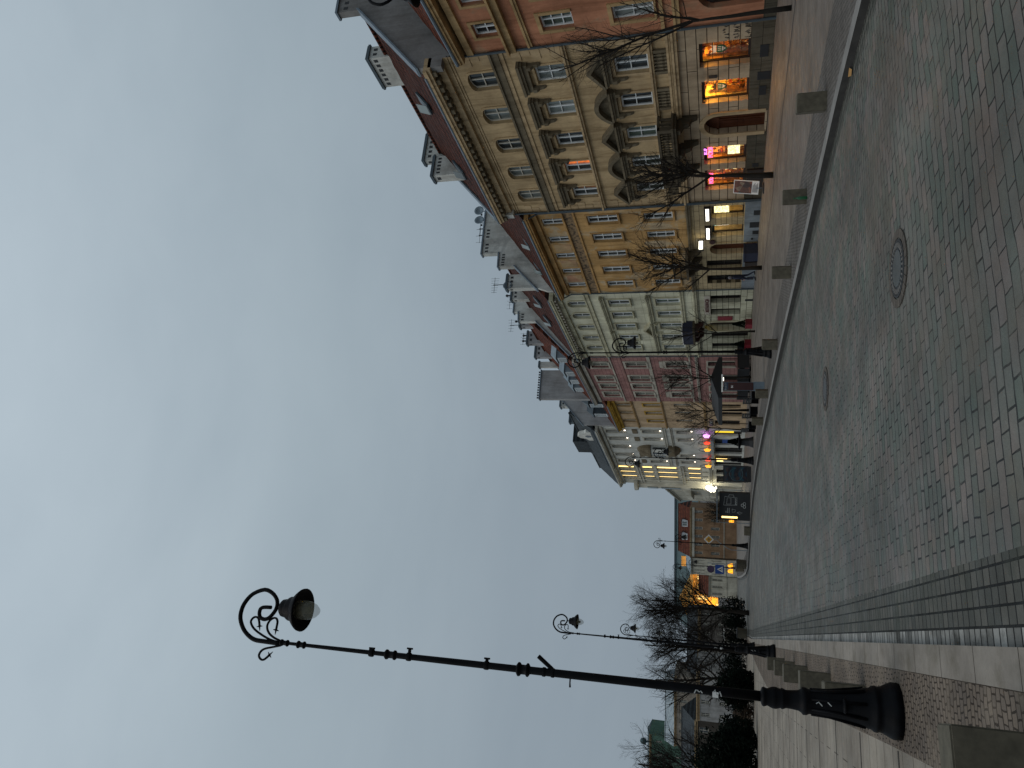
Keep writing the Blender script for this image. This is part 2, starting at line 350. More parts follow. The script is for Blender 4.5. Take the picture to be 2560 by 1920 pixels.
# ------------------------------------------------------------------ ground
def pl(tab):
    def f(y):
        if y<=tab[0][0]: a,b=tab[0],tab[1]
        elif y>=tab[-1][0]: a,b=tab[-2],tab[-1]
        else:
            for a,b in zip(tab,tab[1:]):
                if a[0]<=y<=b[0]: break
        return a[1]+(b[1]-a[1])*(y-a[0])/(b[0]-a[0])
    return f
gz=pl([(-20,0),(50,0),(64,-.12),(77,-.29),(106,-.49),(150,-.65),(320,-1.5)])
XL=pl([(-20,.12-.66),(0,.12),(62,.12+.033*62),(67,2.35),(92,3.5),(109,5.2),(129,8.1),(165,12.9),(320,36)])
XR=pl([(-20,6.5),(4,9.0),(9.6,9.75),(12.2,10.1),(15.8,10.4),(19.5,10.65),(24.5,11.1),(27.4,11.3),(31.3,11.55),(37,11.8),(40.5,12.0),(46,12.2),(58,12.25),(64,11.9),(72,10.7),(80,9.5),(90,10.),(118,12.6),(157,16.6),(320,40)])
YS=[-12+.75*i for i in range(0,150)]+[100.5+4*i for i in range(0,56)]
def strip(name,fa,fb,dz,mat,label=None,cat=None,kind='structure',ys=None,uv=False,dzb=None):
    mb=MB(); ys=ys or YS
    for y0,y1 in zip(ys,ys[1:]):
        mb.face([(fa(y0),y0,gz(y0)+dz),(fb(y0),y0,gz(y0)+(dzb if dzb is not None else dz)),(fb(y1),y1,gz(y1)+(dzb if dzb is not None else dz)),(fa(y1),y1,gz(y1)+dz)],0,
                [(y0,0),(y0,fb(y0)-fa(y0)),(y1,fb(y1)-fa(y1)),(y1,0)] if uv else None)
    o=mb.build(name,mat); tag(o,label,cat,None,kind); return o
road_m=brickmat('grey_stone_setts',(.158,.137,.128),(.092,.108,.094),(.004,.004,.004),.36,.168,.0135,None,.0,.62,.42,.9,1.,(.26,.5),R(2.5),2,(0,0),((.098,.085,.068),.45),tint=.9,spec=.34,sand=1)
gutter_m=brickmat('dark_gutter_setts',(.115,.112,.098),(.072,.074,.066),(.006,.006,.005),.17,.1605,.012,'uv',.0,.6,.0,.7,moss=((.045,.05,.04),2.2))
pale_m=brickmat('pale_worn_setts',(.40,.40,.385),(.17,.17,.16),(.012,.011,.009),.16,.2,.014,'uv',.0,.65,.0,.7,moss=((.026,.024,.018),2.6))
kerb_m=brickmat('pale_granite_kerb',(.255,.228,.200),(.225,.205,.182),(.035,.026,.018),1.05,1.,.008,'uv',.0,.8,.0,.5,moss=((.14,.125,.10),1.6))
cob_m=brickmat('small_brown_setts',(.185,.150,.120),(.135,.112,.095),(.045,.035,.027),.115,.10,.009,None,.0,.85,.5,.8,1.,(.14,2.6),0,2,(0,0),((.20,.165,.13),1.5))
cob2_m=brickmat('small_grey_setts',(.165,.155,.145),(.12,.113,.107),(.045,.04,.037),.11,.10,.010,None,.0,.85,.5,.8,1.,(.08,3.))
slab_m=brickmat('pale_pavement_slabs',(.285,.252,.212),(.250,.224,.190),(.10,.086,.07),1.3,.55,.012,None,.0,.75,.5,.4,1.,0,0,2,(0,0),((.225,.195,.165),.5))
slab2_m=brickmat('brownish_pavement_slabs',(.180,.160,.143),(.155,.138,.124),(.065,.056,.048),.6,.45,.008,None,.0,.6,.5,.4,1.,0,0,2,(0,0),((.155,.14,.13),.4))
base=MB(); base.face([(-3000,-3000,-2.2),(3000,-3000,-2.2),(3000,4000,-2.2),(-3000,4000,-2.2)]); tag(base.build('ground',plain('far_ground',(.12,.12,.11),.9)),None,None,None,'structure')
RD=-.12
strip('road',lambda y:XL(y)+.72,lambda y:XR(y)-.38,RD,road_m)
strip('gutter_setts',lambda y:XL(y)+.16,lambda y:XL(y)+.72,RD,gutter_m,uv=True)
strip('pale_gutter_course',lambda y:XL(y)-.04,lambda y:XL(y)+.16,RD+.003,pale_m,uv=True)
strip('far_gutter_setts',lambda y:XR(y)-.38,lambda y:XR(y)+.04,RD-.002,gutter_m,uv=True)
def kerb(name,fa,fb,mat,face_side):
    o=strip(name,fa,fb,.004,mat,uv=True)
    mb=MB()
    for y0,y1 in zip(YS,YS[1:]):
        e=fb if face_side>0 else fa
        mb.face([(e(y0),y0,gz(y0)-.25),(e(y1),y1,gz(y1)-.25),(e(y1),y1,gz(y1)+.004),(e(y0),y0,gz(y0)+.004)])
    tag(mb.build(name+'_face',kerbface),None,None,None,'structure')
kerbface=plain('dark_kerb_face',(.038,.036,.033),.9,0,.3,5)  # upright kerb faces get a much darker colour than the kerb top
kerb('kerb',lambda y:XL(y)-.30,lambda y:XL(y),kerb_m,1)
kerb('granite_kerb',lambda y:XR(y),lambda y:XR(y)+.30,plain('grey_kerb_top',(.185,.178,.168),.8,0,.2,2),-1)
SLX=pl([(-20,-.72),(9,-.74),(11,-.72),(40,-.72),(62,1.0),(92,2.4),(320,34)])
strip('sett_strip',lambda y:SLX(y),lambda y:XL(y)-.30,.0,cob_m)
strip('pavement',lambda y:-90,lambda y:SLX(y),.0,slab_m)
strip('kerbside_setts',lambda y:XR(y)+.30,lambda y:XR(y)+2.1,.0,cob2_m)
strip('far_pavement',lambda y:XR(y)+2.1,lambda y:70,.0,slab2_m)
ej=MB(); y=2.4
while y<62:
    ej.face([(-30,y,gz(y)+.004),(SLX(y)-.02,y-.02,gz(y)+.004),(SLX(y)-.02,y+.045,gz(y)+.004),(-30,y+.065,gz(y)+.004)]); y+=2.75
tag(ej.build('pavement_joints',plain('dark_open_joint',(.035,.03,.024),.95)),None,None,None,'structure')
dr=MB()
for y0,y1 in zip(YS[40:115],YS[41:116]):
    f=pl([(10,18.6),(19,19.1),(29,19.7),(39,20.6),(60,21.6),(80,21.6)])
    dr.face([(f(y0)-.42,y0,gz(y0)+.005),(f(y0)-.26,y0,gz(y0)+.005),(f(y1)-.26,y1,gz(y1)+.005),(f(y1)-.42,y1,gz(y1)+.005)])
tag(dr.build('dark_paving_strip',plain('dark_strip',(.05,.045,.042),.9)),None,None,None,'structure')  # narrow dark strip laid on the paving along the tree line
# ------------------------------------------------------------------ buildings
class Bld:
    """local frame: x = along the facade away from the camera, y = out towards the street, z = up"""
    def __init__(s,name,label,p0,p1,cat='building',group='town houses along the street'):
        d=Vector((p1[0]-p0[0],p1[1]-p0[1])); s.L=d.length; s.a=atan2(d.x,d.y)
        s.e=empty(name,(p0[0],p0[1],0),pi/2-s.a,label,cat,group); s.rec=.22
    def wall(s,z0,z1,ops,mat,name='wall',d=0.,side=True,s0=.012,s1=None,depth=9.):
        s1=s1 if s1 is not None else s.L-.012; mb=MB()
        xs=sorted({s0,s1,*[o[0] for o in ops],*[o[1] for o in ops]}); zs=sorted({z0,z1,*[o[2] for o in ops],*[o[3] for o in ops]})
        for a,b in zip(xs,xs[1:]):
            for c,e in zip(zs,zs[1:]):
                mx,mz=(a+b)/2,(c+e)/2
                if any(o[0]<mx<o[1] and o[2]<mz<o[3] for o in ops): continue
                mb.face([(b,d,c),(a,d,c),(a,d,e),(b,d,e)])
        for o in ops:
            a,b,c,e=o[:4]; rise=o[4] if len(o)>4 else 0; q=d-(o[5] if len(o)>5 else s.rec)
            mb.face([(a,d,c),(a,q,c),(a,q,e-rise),(a,d,e-rise)]); mb.face([(b,q,c),(b,d,c),(b,d,e-rise),(b,q,e-rise)])
            mb.face([(a,q,c),(a,d,c),(b,d,c),(b,q,c)])
            if rise<=0: mb.face([(a,d,e),(a,q,e),(b,q,e),(b,d,e)])
            else:
                n=10; arc=[(a+(b-a)*(1-cos(pi*k/n))/2, e-rise+rise*sin(pi*k/n)) for k in range(n+1)]
                for (x0,w0),(x1,w1) in zip(arc,arc[1:]):
                    mb.face([(x1,d,w1),(x0,d,w0),(x0,d,e),(x1,d,e)]); mb.face([(x0,d,w0),(x0,q,w0),(x1,q,w1),(x1,d,w1)])
        if side:
            for x in (s0,s1): mb.face([(x,d,z0),(x,d,z1),(x,-depth,z1),(x,-depth,z0)])
            mb.face([(s0,-depth,z0),(s1,-depth,z0),(s1,-depth,z1),(s0,-depth,z1)])
        return mb.build(name,mat,s.e)
    def box(s,name,mat,*bx):
        mb=MB()
        for b in bx: mb.box(*b)
        return mb.build(name,mat,s.e)
    def band(s,z0,z1,d,mat,name='string_course',s0=.0,s1=None,ledge=.0):
        s1=s1 if s1 is not None else s.L; mb=MB(); mb.box(s0+.004,s1-.004,-.1,d,z0,z1)
        if ledge: mb.box(s0+.002,s1-.002,-.09,d+ledge,z1-.07,z1+.03)
        return mb.build(name,mat,s.e)
    def window(s,o,frame,pane,nx=2,nz=2,fw=.075,tr=None,d=0.,bar=.035,name='window',sill=None,open_=False):
        a,b,c,e=o[:4]; rise=o[4] if len(o)>4 else 0; q=d-(o[5] if len(o)>5 else s.rec); f0,f1=q-.02,q+.06
        mb=MB(); mb.box(a,a+fw,f0,f1,c,e-rise*.8); mb.box(b-fw,b,f0,f1,c,e-rise*.8); mb.box(a+fw,b-fw,f0,f1,c,c+fw)
        if rise<=0: mb.box(a+fw,b-fw,f0,f1,e-fw,e)
        else:
            n=8; pts=[(a+fw/2+(b-a-fw)*(1-cos(pi*k/n))/2,q+.02,e-rise-fw/2+rise*sin(pi*k/n)) for k in range(n+1)]; mb.tube(pts,fw/2,4)
        for i in range(1,nx):
            x=a+(b-a)*i/nx; wd=fw*.95 if (nx==2 or nx==4 and i==2) else bar; mb.box(x-wd/2,x+wd/2,f0+.005,f1-.01 if wd==bar else f1+.012,c+fw,e-fw-rise*.2)
        zz=[c+(e-c)*k/nz for k in range(1,nz)] if tr is None else tr
        for z in zz: mb.box(a+fw,b-fw,f0+.01,f1-.004,z-bar*.6,z+bar*.6)
        w=mb.build(name,frame,s.e)
        g=MB(); n=8
        if rise<=0: g.face([(b,q-.005,c),(a,q-.005,c),(a,q-.005,e),(b,q-.005,e)])
        else: g.face([(b,q-.005,c),(a,q-.005,c)]+[(a+(b-a)*(1-cos(pi*k/n))/2,q-.005,e-rise+rise*sin(pi*k/n)) for k in range(n+1)])
        g.build('pane',pane,w)
        if sill:
            m=MB(); m.box(a-.08,b+.08,d-.02,d+sill[0],c-sill[1],c-.002); m.build('sill',sill[2],w)
        return w
    def surround(s,o,wd,pr,mat,name='window_surround',d=0.,ears=0):
        a,b,c,e=o[:4]; rise=o[4] if len(o)>4 else 0; mb=MB()
        mb.box(a-wd,a-.004,d-.05,d+pr,c,e-rise); mb.box(b+.004,b+wd,d-.05,d+pr,c,e-rise)
        if rise<=0: mb.box(a-wd,b+wd,d-.05,d+pr+.002,e+.004,e+wd)
        else:
            n=10
            for k in range(n):
                t0,t1=pi*k/n,pi*(k+1)/n
                P=lambda t,rr,x: (x-cos(t)*((b-a)/2+rr), e-rise+sin(t)*(rise+rr))
                m=(a+b)/2; q=[P(t0,.004,m),P(t1,.004,m),P(t1,wd,m),P(t0,wd,m)]
                mb.prism([(x,d-.05,z) for x,z in q],(0,pr+.05,0))
        return mb.build(name,mat,s.e)
    def hood(s,x0,x1,z0,z1,d,mat,name='window_hood',consoles=True,cz=.55):
        mb=MB(); h=z1-z0
        mb.box(x0+.10,x1-.10,-.05,d*.55,z0,z0+h*.45); mb.box(x0+.04,x1-.04,-.05,d*.8,z0+h*.45,z0+h*.72); mb.box(x0,x1,-.05,d,z0+h*.72,z1)
        if consoles:
            for x in (x0+.16,x1-.34):
                pf=[(d*.85,z0),(d*.8,z0-cz*.3),(d*.45,z0-cz*.5),(d*.38,z0-cz*.8),(d*.2,z0-cz),(-.05,z0-cz),(-.05,z0)]
                mb.prism([(x,y,z) for y,z in pf],(.18,0,0))
        return mb.build(name,mat,s.e)
    def pediment(s,x0,x1,z0,zt,d,mat,curved=False,name='pediment',tymp=None):
        mb=MB(); m=(x0+x1)/2; th=.16
        if curved: out=[(x0+(x1-x0)*k/14, z0+(zt-z0)*sin(pi*k/14)**.8) for k in range(15)]
        else: out=[(x0,z0),(m,zt),(x1,z0)]
        inn=[(m+(x-m)*.80, z0+(z-z0)*.72) for x,z in out]
        for (a,b),(c,e) in zip(zip(out,out[1:]),zip(inn,inn[1:])):
            mb.prism([(a[0],-.05,a[1]),(b[0],-.05,b[1]),(e[0],-.05,e[1]),(c[0],-.05,c[1])],(0,d+.05,0))
        o=mb.build(name,mat,s.e)
        t=MB(); t.prism([(x,-.04,z) for x,z in inn],(0,d*.35,0)); t.build('tympanum',tymp or mat,o); return o
    def quoins(s,z0,z1,mat,h=.46,w=(.72,.46),ends=(0,1),d=.03,name='quoins'):
        for en in ends:
            mb=MB(); z=z0; k=0; mb.box(*((.025,.30) if en==0 else (s.L-.30,s.L-.025)),-.05,d-.02,z0,z1)
            while z+h<=z1+.01:
                ww=w[k%2]
                if en==0: mb.box(.02,ww,-.05,d,z+.018,z+h-.018)
                else: mb.box(s.L-ww,s.L-.02,-.05,d,z+.018,z+h-.018)
                z+=h; k+=1
            mb.build(name,mat,s.e)
    def cornice(s,z0,z1,d,mat,dent=None,name='cornice',step=.62,dw=.26,s0=0,s1=None,matd=None):
        s1=s1 or s.L; mb=MB(); h=z1-z0
        mb.box(s0+.006,s1-.006,-.1,d*.28,z0,z0+h*.42); mb.box(s0+.004,s1-.004,-.1,d*.88,z0+h*.60,z0+h*.78); mb.box(s0+.002,s1-.002,-.1,d,z0+h*.78,z1)
        o=mb.build(name,mat,s.e)
        if dent:
            m2=MB(); x=s0+.25
            while x<s1-.2: m2.box(x,x+dw,-.05,d*.78,z0+h*.36,z0+h*.6-.003); x+=step
            m2.build('modillion_course',dent,o)
        return o
    def roof(s,ed,ez,rd,rz,mat,back=None,s0=.0,s1=None,name='roof',gutter=True,th=.12):
        s1=s1 if s1 is not None else s.L; mb=MB(); n=int((s1-s0)/.9)+1
        random.seed(int(s.L*100))
        bz=back if back is not None else ez
        A=[(ed,ez),(-rd,rz),(-(2*rd+ed) if back is None else -rd-6,bz)]
        top=[(s0,*A[0]),(s1,*A[0]),(s1,*A[1]),(s0,*A[1])]
        # uneven old tiling: subdivide and jitter
        nu,nv=max(2,int((s1-s0)/.5)),10
        P=lambda i,j: (s0+(s1-s0)*i/nu, A[0][0]+(A[1][0]-A[0][0])*j/nv, A[0][1]+(A[1][1]-A[0][1])*j/nv+random.uniform(-.03,.045))
        g=[[P(i,j) for j in range(nv+1)] for i in range(nu+1)]
        for i in range(nu):
            for j in range(nv): mb.face([g[i][j],g[i+1][j],g[i+1][j+1],g[i][j+1]])
        mb.face([(s0,*A[1]),(s1,*A[1]),(s1,*A[2]),(s0,*A[2])])
        for x in (s0+.001,s1-.001): mb.face([(x,*A[0]),(x,*A[1]),(x,*A[2])])
        mb.tube([(s0,A[1][0],A[1][1]+.04),(s1,A[1][0],A[1][1]+.04)],.12,6)
        o=mb.build(name,mat,s.e)
        if gutter:
            q=MB(); q.tube([(s0+.02,ed+.05,ez-.02),(s1-.02,ed+.05,ez-.02)],.085,8); q.build('gutter',M['coping'],o)
        return o
    def chimney(s,roof,x0,x1,y0,y1,z0,z1,mat,holes=0,pots=0,name='chimney',cap=.09):
        mb=MB(); mb.box(x0,x1,y0,y1,z0,z1); c=mb.build(name,mat,roof)
        k=MB(); k.box(x0-cap,x1+cap,y0-cap,y1+cap,z1,z1+.13); k.box(x0-cap*.5,x1+cap*.5,y0-cap*.5,y1+cap*.5,z1+.13,z1+.2); k.build('chimney_cap',M['darkzinc'],c)
        if holes:
            n=holes; W=(y1-y0); sp=W/(n+.6)
            for i in range(n):
                h=MB(); yy=y0+sp*(i+.55); h.box(x0-.012,x0+.05,yy,yy+sp*.5,z1-.42,z1-.2); h.build('flue_opening',M['black'],c)
            n=max(1,int((x1-x0)/.36)); sp=(x1-x0)/(n+.4)
            for i in range(n): h=MB(); xx=x0+sp*(i+.4); h.box(xx,xx+sp*.55,y1-.05,y1+.012,z1-.42,z1-.2); h.build('flue_opening',M['black'],c)
        for i in range(pots):
            p=MB(); yy=y0+(y1-y0)*(i+.6)/(pots+.3); p.lathe([(.08,0),(.08,.3),(.13,.32),(.13,.42),(.05,.5)],8,((x0+x1)/2,yy,z1+.2)); p.build('chimney_pot',M['black'],c)
        return c
    def firewall(s,x,th,poly,mat,holes=(),name='fire_wall',cap=True):
        """poly: (depth behind facade, z) outline, first top run then bottom"""
        mb=MB(); mb.prism([(x,-dp,z) for dp,z in poly],(th,0,0)); o=mb.build(name,mat,s.e)
        if cap:
            k=MB(); n=0
            for (a,b),(c,e) in zip(poly,poly[1:]):
                if c-a>.25 and abs(e-b)/(c-a)<2.5:
                    k.prism([(x-.09,-a+.06,b+.003),(x-.09,-c-.06,e+.003),(x-.09,-c-.06,e+.12),(x-.09,-a+.06,b+.12)],(th+.18,0,0))
            k.build('coping',M['coping'],o)
        for dp,z,w,hh in holes: h=MB(); h.box(x-.012,x+.06,-dp-w,-dp,z,z+hh); h.build('flue_opening',M['black'],o)
        return o
    def skylight(s,roof,x,dp,z,w=.75,l=1.0,sl=.85,open_=True):
        """roof window lying on a roof of slope sl, hinged open"""
        mb=MB(); n=Vector((0,sl,1)).normalized(); t=Vector((0,-1,sl)).normalized(); o=Vector((x,-dp,z))+n*.06
        mb.prism([o,o+Vector((w,0,0)),o+Vector((w,0,0))+t*l,o+t*l],n*.10)
        k=mb.build('roof_hatch',M['darkzinc'],roof)
        g=MB(); tt=(t+n*.55).normalized() if open_ else t; q=o+n*.13+Vector((.06,0,0)); g.prism([q,q+Vector((w-.12,0,0)),q+Vector((w-.12,0,0))+tt*l*.55,q+tt*l*.55],n*.02); g.build('hatch_glass',M['glass_pale'],k)
        return k
    def basement(s,lst,d=.06,name='basement_grille'):
        for x0,x1,z0,z1 in lst: s.box(name,M['black'],(x0,x1,d-.03,d+.012,z0,z1))
    def W(s,x,y,z):
        return s.e.matrix_basis@Vector((x,y,z)) if False else Matrix.Translation(s.e.location)@Matrix.Rotation(s.e.rotation_euler.z,4,'Z')@Vector((x,y,z))

def baluster_row(mb,x0,x1,y,z0,z1,step=.2,r=.06):
    n=max(2,int((x1-x0)/step)); h=z1-z0
    for i in range(n):
        x=x0+(x1-x0)*(i+.5)/n; mb.lathe([(r*.8,0),(r*.8,h*.08),(r*.45,h*.16),(r*1.0,h*.36),(r*.8,h*.5),(r*.38,h*.75),(r*.8,h*.92),(r*.8,h)],8,(x,y,z0))

def shop(b,o,mat_int,power,col,dep=.75,goods=True,bars=(.42,),hbars=(),dim=1.,name='shop_window',seed=1):
    """display window: dark frame with clear pane, a small lit room behind it"""
    a,t,c,e=o[:4]; q=-.34
    mb=MB(); fw=.07; mb.box(a,a+fw,q-.04,q+.05,c,e); mb.box(t-fw,t,q-.04,q+.05,c,e); mb.box(a+fw,t-fw,q-.04,q+.05,c,c+.10); mb.box(a+fw,t-fw,q-.04,q+.05,e-.14,e)
    for f in bars: z=c+(e-c)*f; mb.box(a+fw,t-fw,q-.02,q+.03,z-.015,z+.015)
    for f in hbars: x=a+(t-a)*f; mb.box(x-.015,x+.015,q-.02,q+.03,c+.1,e-.14)
    w=mb.build(name,M['frame_dark'],b.e)
    p=MB(); p.face([(t,q,c),(a,q,c),(a,q,e),(t,q,e)]); p.build('pane',M['clear'],w)
    r=MB(); y0=q-.06; y1=y0-dep
    r.face([(a,y1,c),(t,y1,c),(t,y1,e),(a,y1,e)]); r.face([(a,y0,c),(a,y1,c),(a,y1,e),(a,y0,e)]); r.face([(t,y0,c),(t,y1,c),(t,y1,e),(t,y0,e)])
    r.face([(a,y0,c+.02),(t,y0,c+.02),(t,y1,c+.02),(a,y1,c+.02)]); r.face([(a,y0,e),(t,y0,e),(t,y1,e),(a,y1,e)])
    r.build('display_room',mat_int,w)
    if goods:
        random.seed(seed); h=(e-c); g=MB(); k2=MB()
        for k,(z,yy0) in enumerate(((c+.05,y0-.10),(c+h*.20,y0-.30),(c+h*.36,y0-.5))):
            g.box(a+.05,t-.04,yy0-.16,yy0+.02,z-.02,z)
            x=a+.10
            while x<t-.2:
                ww=random.uniform(.07,.24); hh=random.uniform(.10,.34); yy=yy0-random.uniform(.02,.12); m_=g if random.random()<.55 else k2
                if random.random()<.5: m_.box(x,x+ww,yy-.08,yy+.03,z,z+hh)
                else: m_.lathe([(ww*.4,0),(ww*.5,hh*.4),(ww*.25,hh*.8),(ww*.2,hh)],8,(x+ww/2,yy,z))
                x+=ww+random.uniform(.02,.08)
        k2.box(a+.2,a+.7,y1+.04,y1+.08,c+h*.62,c+h*.80); g.box(t-.16,t-.13,y0-.6,y0-.2,c+h*.50,c+h*.9); k2.box(t-.06,t-.03,y0-.55,y0-.08,c+h*.08,c+h*.46); g.box(t-.10,t-.05,y0-.62,y0-.5,c,e)
        for i in range(3): k2.lathe([(.01,0),(.09,.02),(.07,.14),(.01,.16)],8,(a+(t-a)*(.2+.3*i),y0-.2,c+h*(.60+.05*(i%2))))
        g.build('display_goods',M['goods'],w); k2.build('dark_goods',M['brownbox'],w)
    if power:
        A=b.W((a+t)/2,y0-.30,e-.10); B_=b.W((a+t)/2,y0+.28,c); area('display_lamp',A,B_,(t-a)*.7,.25,power,col)
    return w

# plan corners measured from the photograph
PT=[(25.2,25.16),(25.2,38.2),(25.36,49.66),(25.54,62.66),(25.78,76.08),(25.78,85.72),(25.05,101.29),(24.6,110.8)]

def b_orange():
    a=R(8); p1=PT[0]; p0=(p1[0]-9*sin(a),p1[1]-9*cos(a))
    b=Bld('terracotta_building','terracotta building with ochre bands at the near end of the row',p0,p1); L=b.L; J=L
    up_=[(J-1.97,J-1.07,11.45,12.55),(J-4.0,J-3.1,11.45,12.55),(J-6.2,J-5.3,11.45,12.55)]
    md=[(J-1.95,J-.97,8.17,9.55),(J-4.0,J-3.0,8.17,9.55),(J-6.2,J-5.2,8.17,9.55)]
    lo=[(J-1.92,J-.95,4.8,6.5),(J-4.0,J-3.0,4.8,6.5),(J-6.2,J-5.2,4.8,6.5)]
    gf=[(J-3.4,J-1.0,.55,3.15,.7,.3),(J-7.4,J-4.4,.2,3.15,.7,.3)]
    b.wall(3.95,13.3,up_+md+lo,M['orange'],depth=8); b.wall(-.5,3.95,gf,M['orange'],'ground_floor',depth=8)
    for o in up_: b.surround(o,.14,.05,M['orange_trim']); b.window(o,M['frame'],M['glass'],2,2,sill=(.12,.1,M['orange_trim']))
    for i,o in enumerate(md): b.surround(o,.17,.06,M['orange_trim']); b.window(o,M['frame'],M['glass_green'] if i==0 else M['glass'],2,3)
    for i,o in enumerate(lo): b.surround(o,.17,.06,M['orange_trim']); b.window(o,M['frame'],M['glass_pale'],2,2,sill=(.15,.1,M['orange_trim']))
    for o in gf: b.window(o,M['frame_dark'],M['dark_in'],2,2,.09,name='shop_window')
    b.band(11.0,11.36,.22,M['orange_trim'],ledge=.16); b.band(10.24,10.42,.10,M['orange_trim'],ledge=.05); b.band(3.8,4.05,.14,M['orange_trim'],ledge=.05); b.band(4.45,4.6,.09,M['orange_trim'])
    b.cornice(13.0,13.75,.55,M['orange_trim'])
    b.band(-.5,.5,.07,M['plinth_dark'],'plinth')
    rf=b.roof(.5,13.78,4.6,17.6,M['tile2'],s1=L-.05)
    dp=MB(); dp.tube([(J-.08,.12,0),(J-.08,.12,13.6)],.06,8); dp.build('downpipe',M['darkzinc'],b.e)

def b_cream():
    b=Bld('cream_building','cream tenement with alternating pointed and rounded window pediments',PT[0],PT[1]); L=b.L
    X4=[1.17,3.62,6.0,8.43,10.72]; X3=[1.15,3.55,5.95,8.35,10.7]
    f4=[(x,x+1.12,12.40,13.85,.26) for x in X4]; f3=[(x,x+1.13,9.05,10.52) for x in X3]; f2=[(x,x+1.1,5.30,6.84) for x in X3]
    gf=[(1.0,2.42,.93,3.1,0,.42),(3.33,4.80,.93,3.05,0,.42),(5.72,7.10,.12,3.0,.68,.35),(8.12,9.55,.93,3.06,0,.42),(10.1,11.95,.93,3.06,0,.42)]
    b.wall(4.15,15.0,f4+f3+f2,M['cream']); b.wall(-.5,4.15,gf,M['cream_rust'],'ground_floor')
    for i,o in enumerate(f4): b.surround(o,.13,.05,M['cream']); b.window(o,M['frame_cream'],M['glass'] if i in (0,2) else M['glass_pale'],2,2,.06)
    for i,o in enumerate(f3):
        b.surround(o,.12,.05,M['cream']); b.window(o,M['frame'],M['glass_pale'] if i<2 else M['glass'],2,2,.085,tr=[9.83],sill=(.14,.10,M['cream_trim']))
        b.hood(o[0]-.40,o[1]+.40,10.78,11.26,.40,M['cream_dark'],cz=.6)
    # orange light behind the lower sashes of the fourth window
    o=f3[3]; cur=MB(); cur.face([(o[1]-.62,-.214,9.12),(o[0]+.09,-.214,9.12),(o[0]+.09,-.214,10.1),(o[1]-.62,-.214,10.35)]); 
    cur.build('lit_curtain',M['lit_orange'],b.e)
    o=f3[4]; cur=MB(); cur.face([(o[1]-.62,-.214,9.12),(o[0]+.09,-.214,9.12),(o[0]+.09,-.214,10.2),(o[1]-.62,-.214,10.2)]); cur.build('brown_curtain',M['brownbox'],b.e)
    for i,o in enumerate(f2):
        b.surround(o,.15,.06,M['cream_trim']); b.window(o,M['frame'],M['glass'] if i<2 else M['glass_green'],2,2,.085,tr=[6.12])
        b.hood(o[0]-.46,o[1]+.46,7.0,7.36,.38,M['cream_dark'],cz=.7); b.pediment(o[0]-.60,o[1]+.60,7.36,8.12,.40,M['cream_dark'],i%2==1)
        mb=MB(); mb.box(o[0]-.18,o[0]-.02,-.05,.12,4.5,5.06); mb.box(o[1]+.02,o[1]+.18,-.05,.12,4.5,5.06); mb.box(o[0]-.02,o[1]+.02,-.05,.004,4.5,5.06); baluster_row(mb,o[0]+.02,o[1]-.02,.07,4.5,5.06); mb.build('balustrade_panel',M['cream_dark'],b.e)
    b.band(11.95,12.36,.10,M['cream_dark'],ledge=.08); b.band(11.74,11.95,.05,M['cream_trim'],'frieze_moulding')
    b.band(8.84,9.02,.14,M['cream_trim'],ledge=.07); b.band(5.08,5.26,.14,M['cream_trim'],ledge=.08); b.band(4.30,4.46,.09,M['cream_trim'],ledge=.04); b.band(4.02,4.24,.14,M['cream_trim'],ledge=.06)
    b.band(14.22,14.30,.04,M['cream_trim'],'frieze_moulding'); b.band(14.36,14.42,.05,M['cream_trim'],'frieze_moulding')
    b.quoins(9.1,11.7,M['cream_trim']); b.quoins(12.42,14.2,M['cream_trim']); b.quoins(5.3,8.8,M['cream_trim'])
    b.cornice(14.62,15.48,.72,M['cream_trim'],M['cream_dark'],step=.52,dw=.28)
    b.band(-.5,.93,.05,M['plinth_dark'],'plinth',s1=5.6); b.box('plinth',M['plinth_dark'],(7.25,L-.01,-.1,.05,-.5,.92))
    b.basement([(1.4,2.1,.2,.55),(3.0,3.5,.05,.6),(3.9,4.5,.18,.5),(9.7,10.0,.3,.6)])
    b.box('number_plate',M['black'],(2.95,3.13,-.01,.03,2.35,2.72))
    # balcony over the door
    mb=MB(); mb.box(5.2,10.0,-.05,1.0,4.28,4.50); mb.box(5.1,10.1,-.05,1.06,4.42,4.52); bal=mb.build('balcony',M['balcony_shade'],b.e)
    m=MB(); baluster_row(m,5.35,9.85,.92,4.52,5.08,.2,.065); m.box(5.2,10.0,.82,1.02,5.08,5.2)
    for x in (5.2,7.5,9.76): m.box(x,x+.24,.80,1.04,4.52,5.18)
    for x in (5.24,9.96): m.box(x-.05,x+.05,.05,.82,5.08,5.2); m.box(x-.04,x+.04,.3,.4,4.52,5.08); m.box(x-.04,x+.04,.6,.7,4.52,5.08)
    m.build('balcony_balustrade',M['balcony_shade'],bal)
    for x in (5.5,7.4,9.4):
        k=MB(); pf=[(.9,4.28),(.92,4.1),(.6,3.95),(.5,3.7),(.22,3.55),(.12,3.3),(-.05,3.3),(-.05,4.28)]; k.prism([(x,y,z) for y,z in pf],(.3,0,0)); k.build('balcony_console',M['balcony_shade'],bal)
    # door
    o=gf[2]; b.surround(o,.24,.07,M['cream_trim'],'door_surround')
    mb=MB(); a,t,c,e=o[:4]; n=10; mb.prism([(t,-.40,c),(a,-.40,c)]+[(a+(t-a)*(1-cos(pi*k/n))/2,-.40,e-.68+.68*sin(pi*k/n)) for k in range(n+1)],(0,.07,0)); dr=mb.build('door',M['wood'],b.e)
    k=MB(); k.box(a,t,-.33,-.27,2.28,2.40); k.box((a+t)/2-.04,(a+t)/2+.04,-.33,-.28,c,2.28)
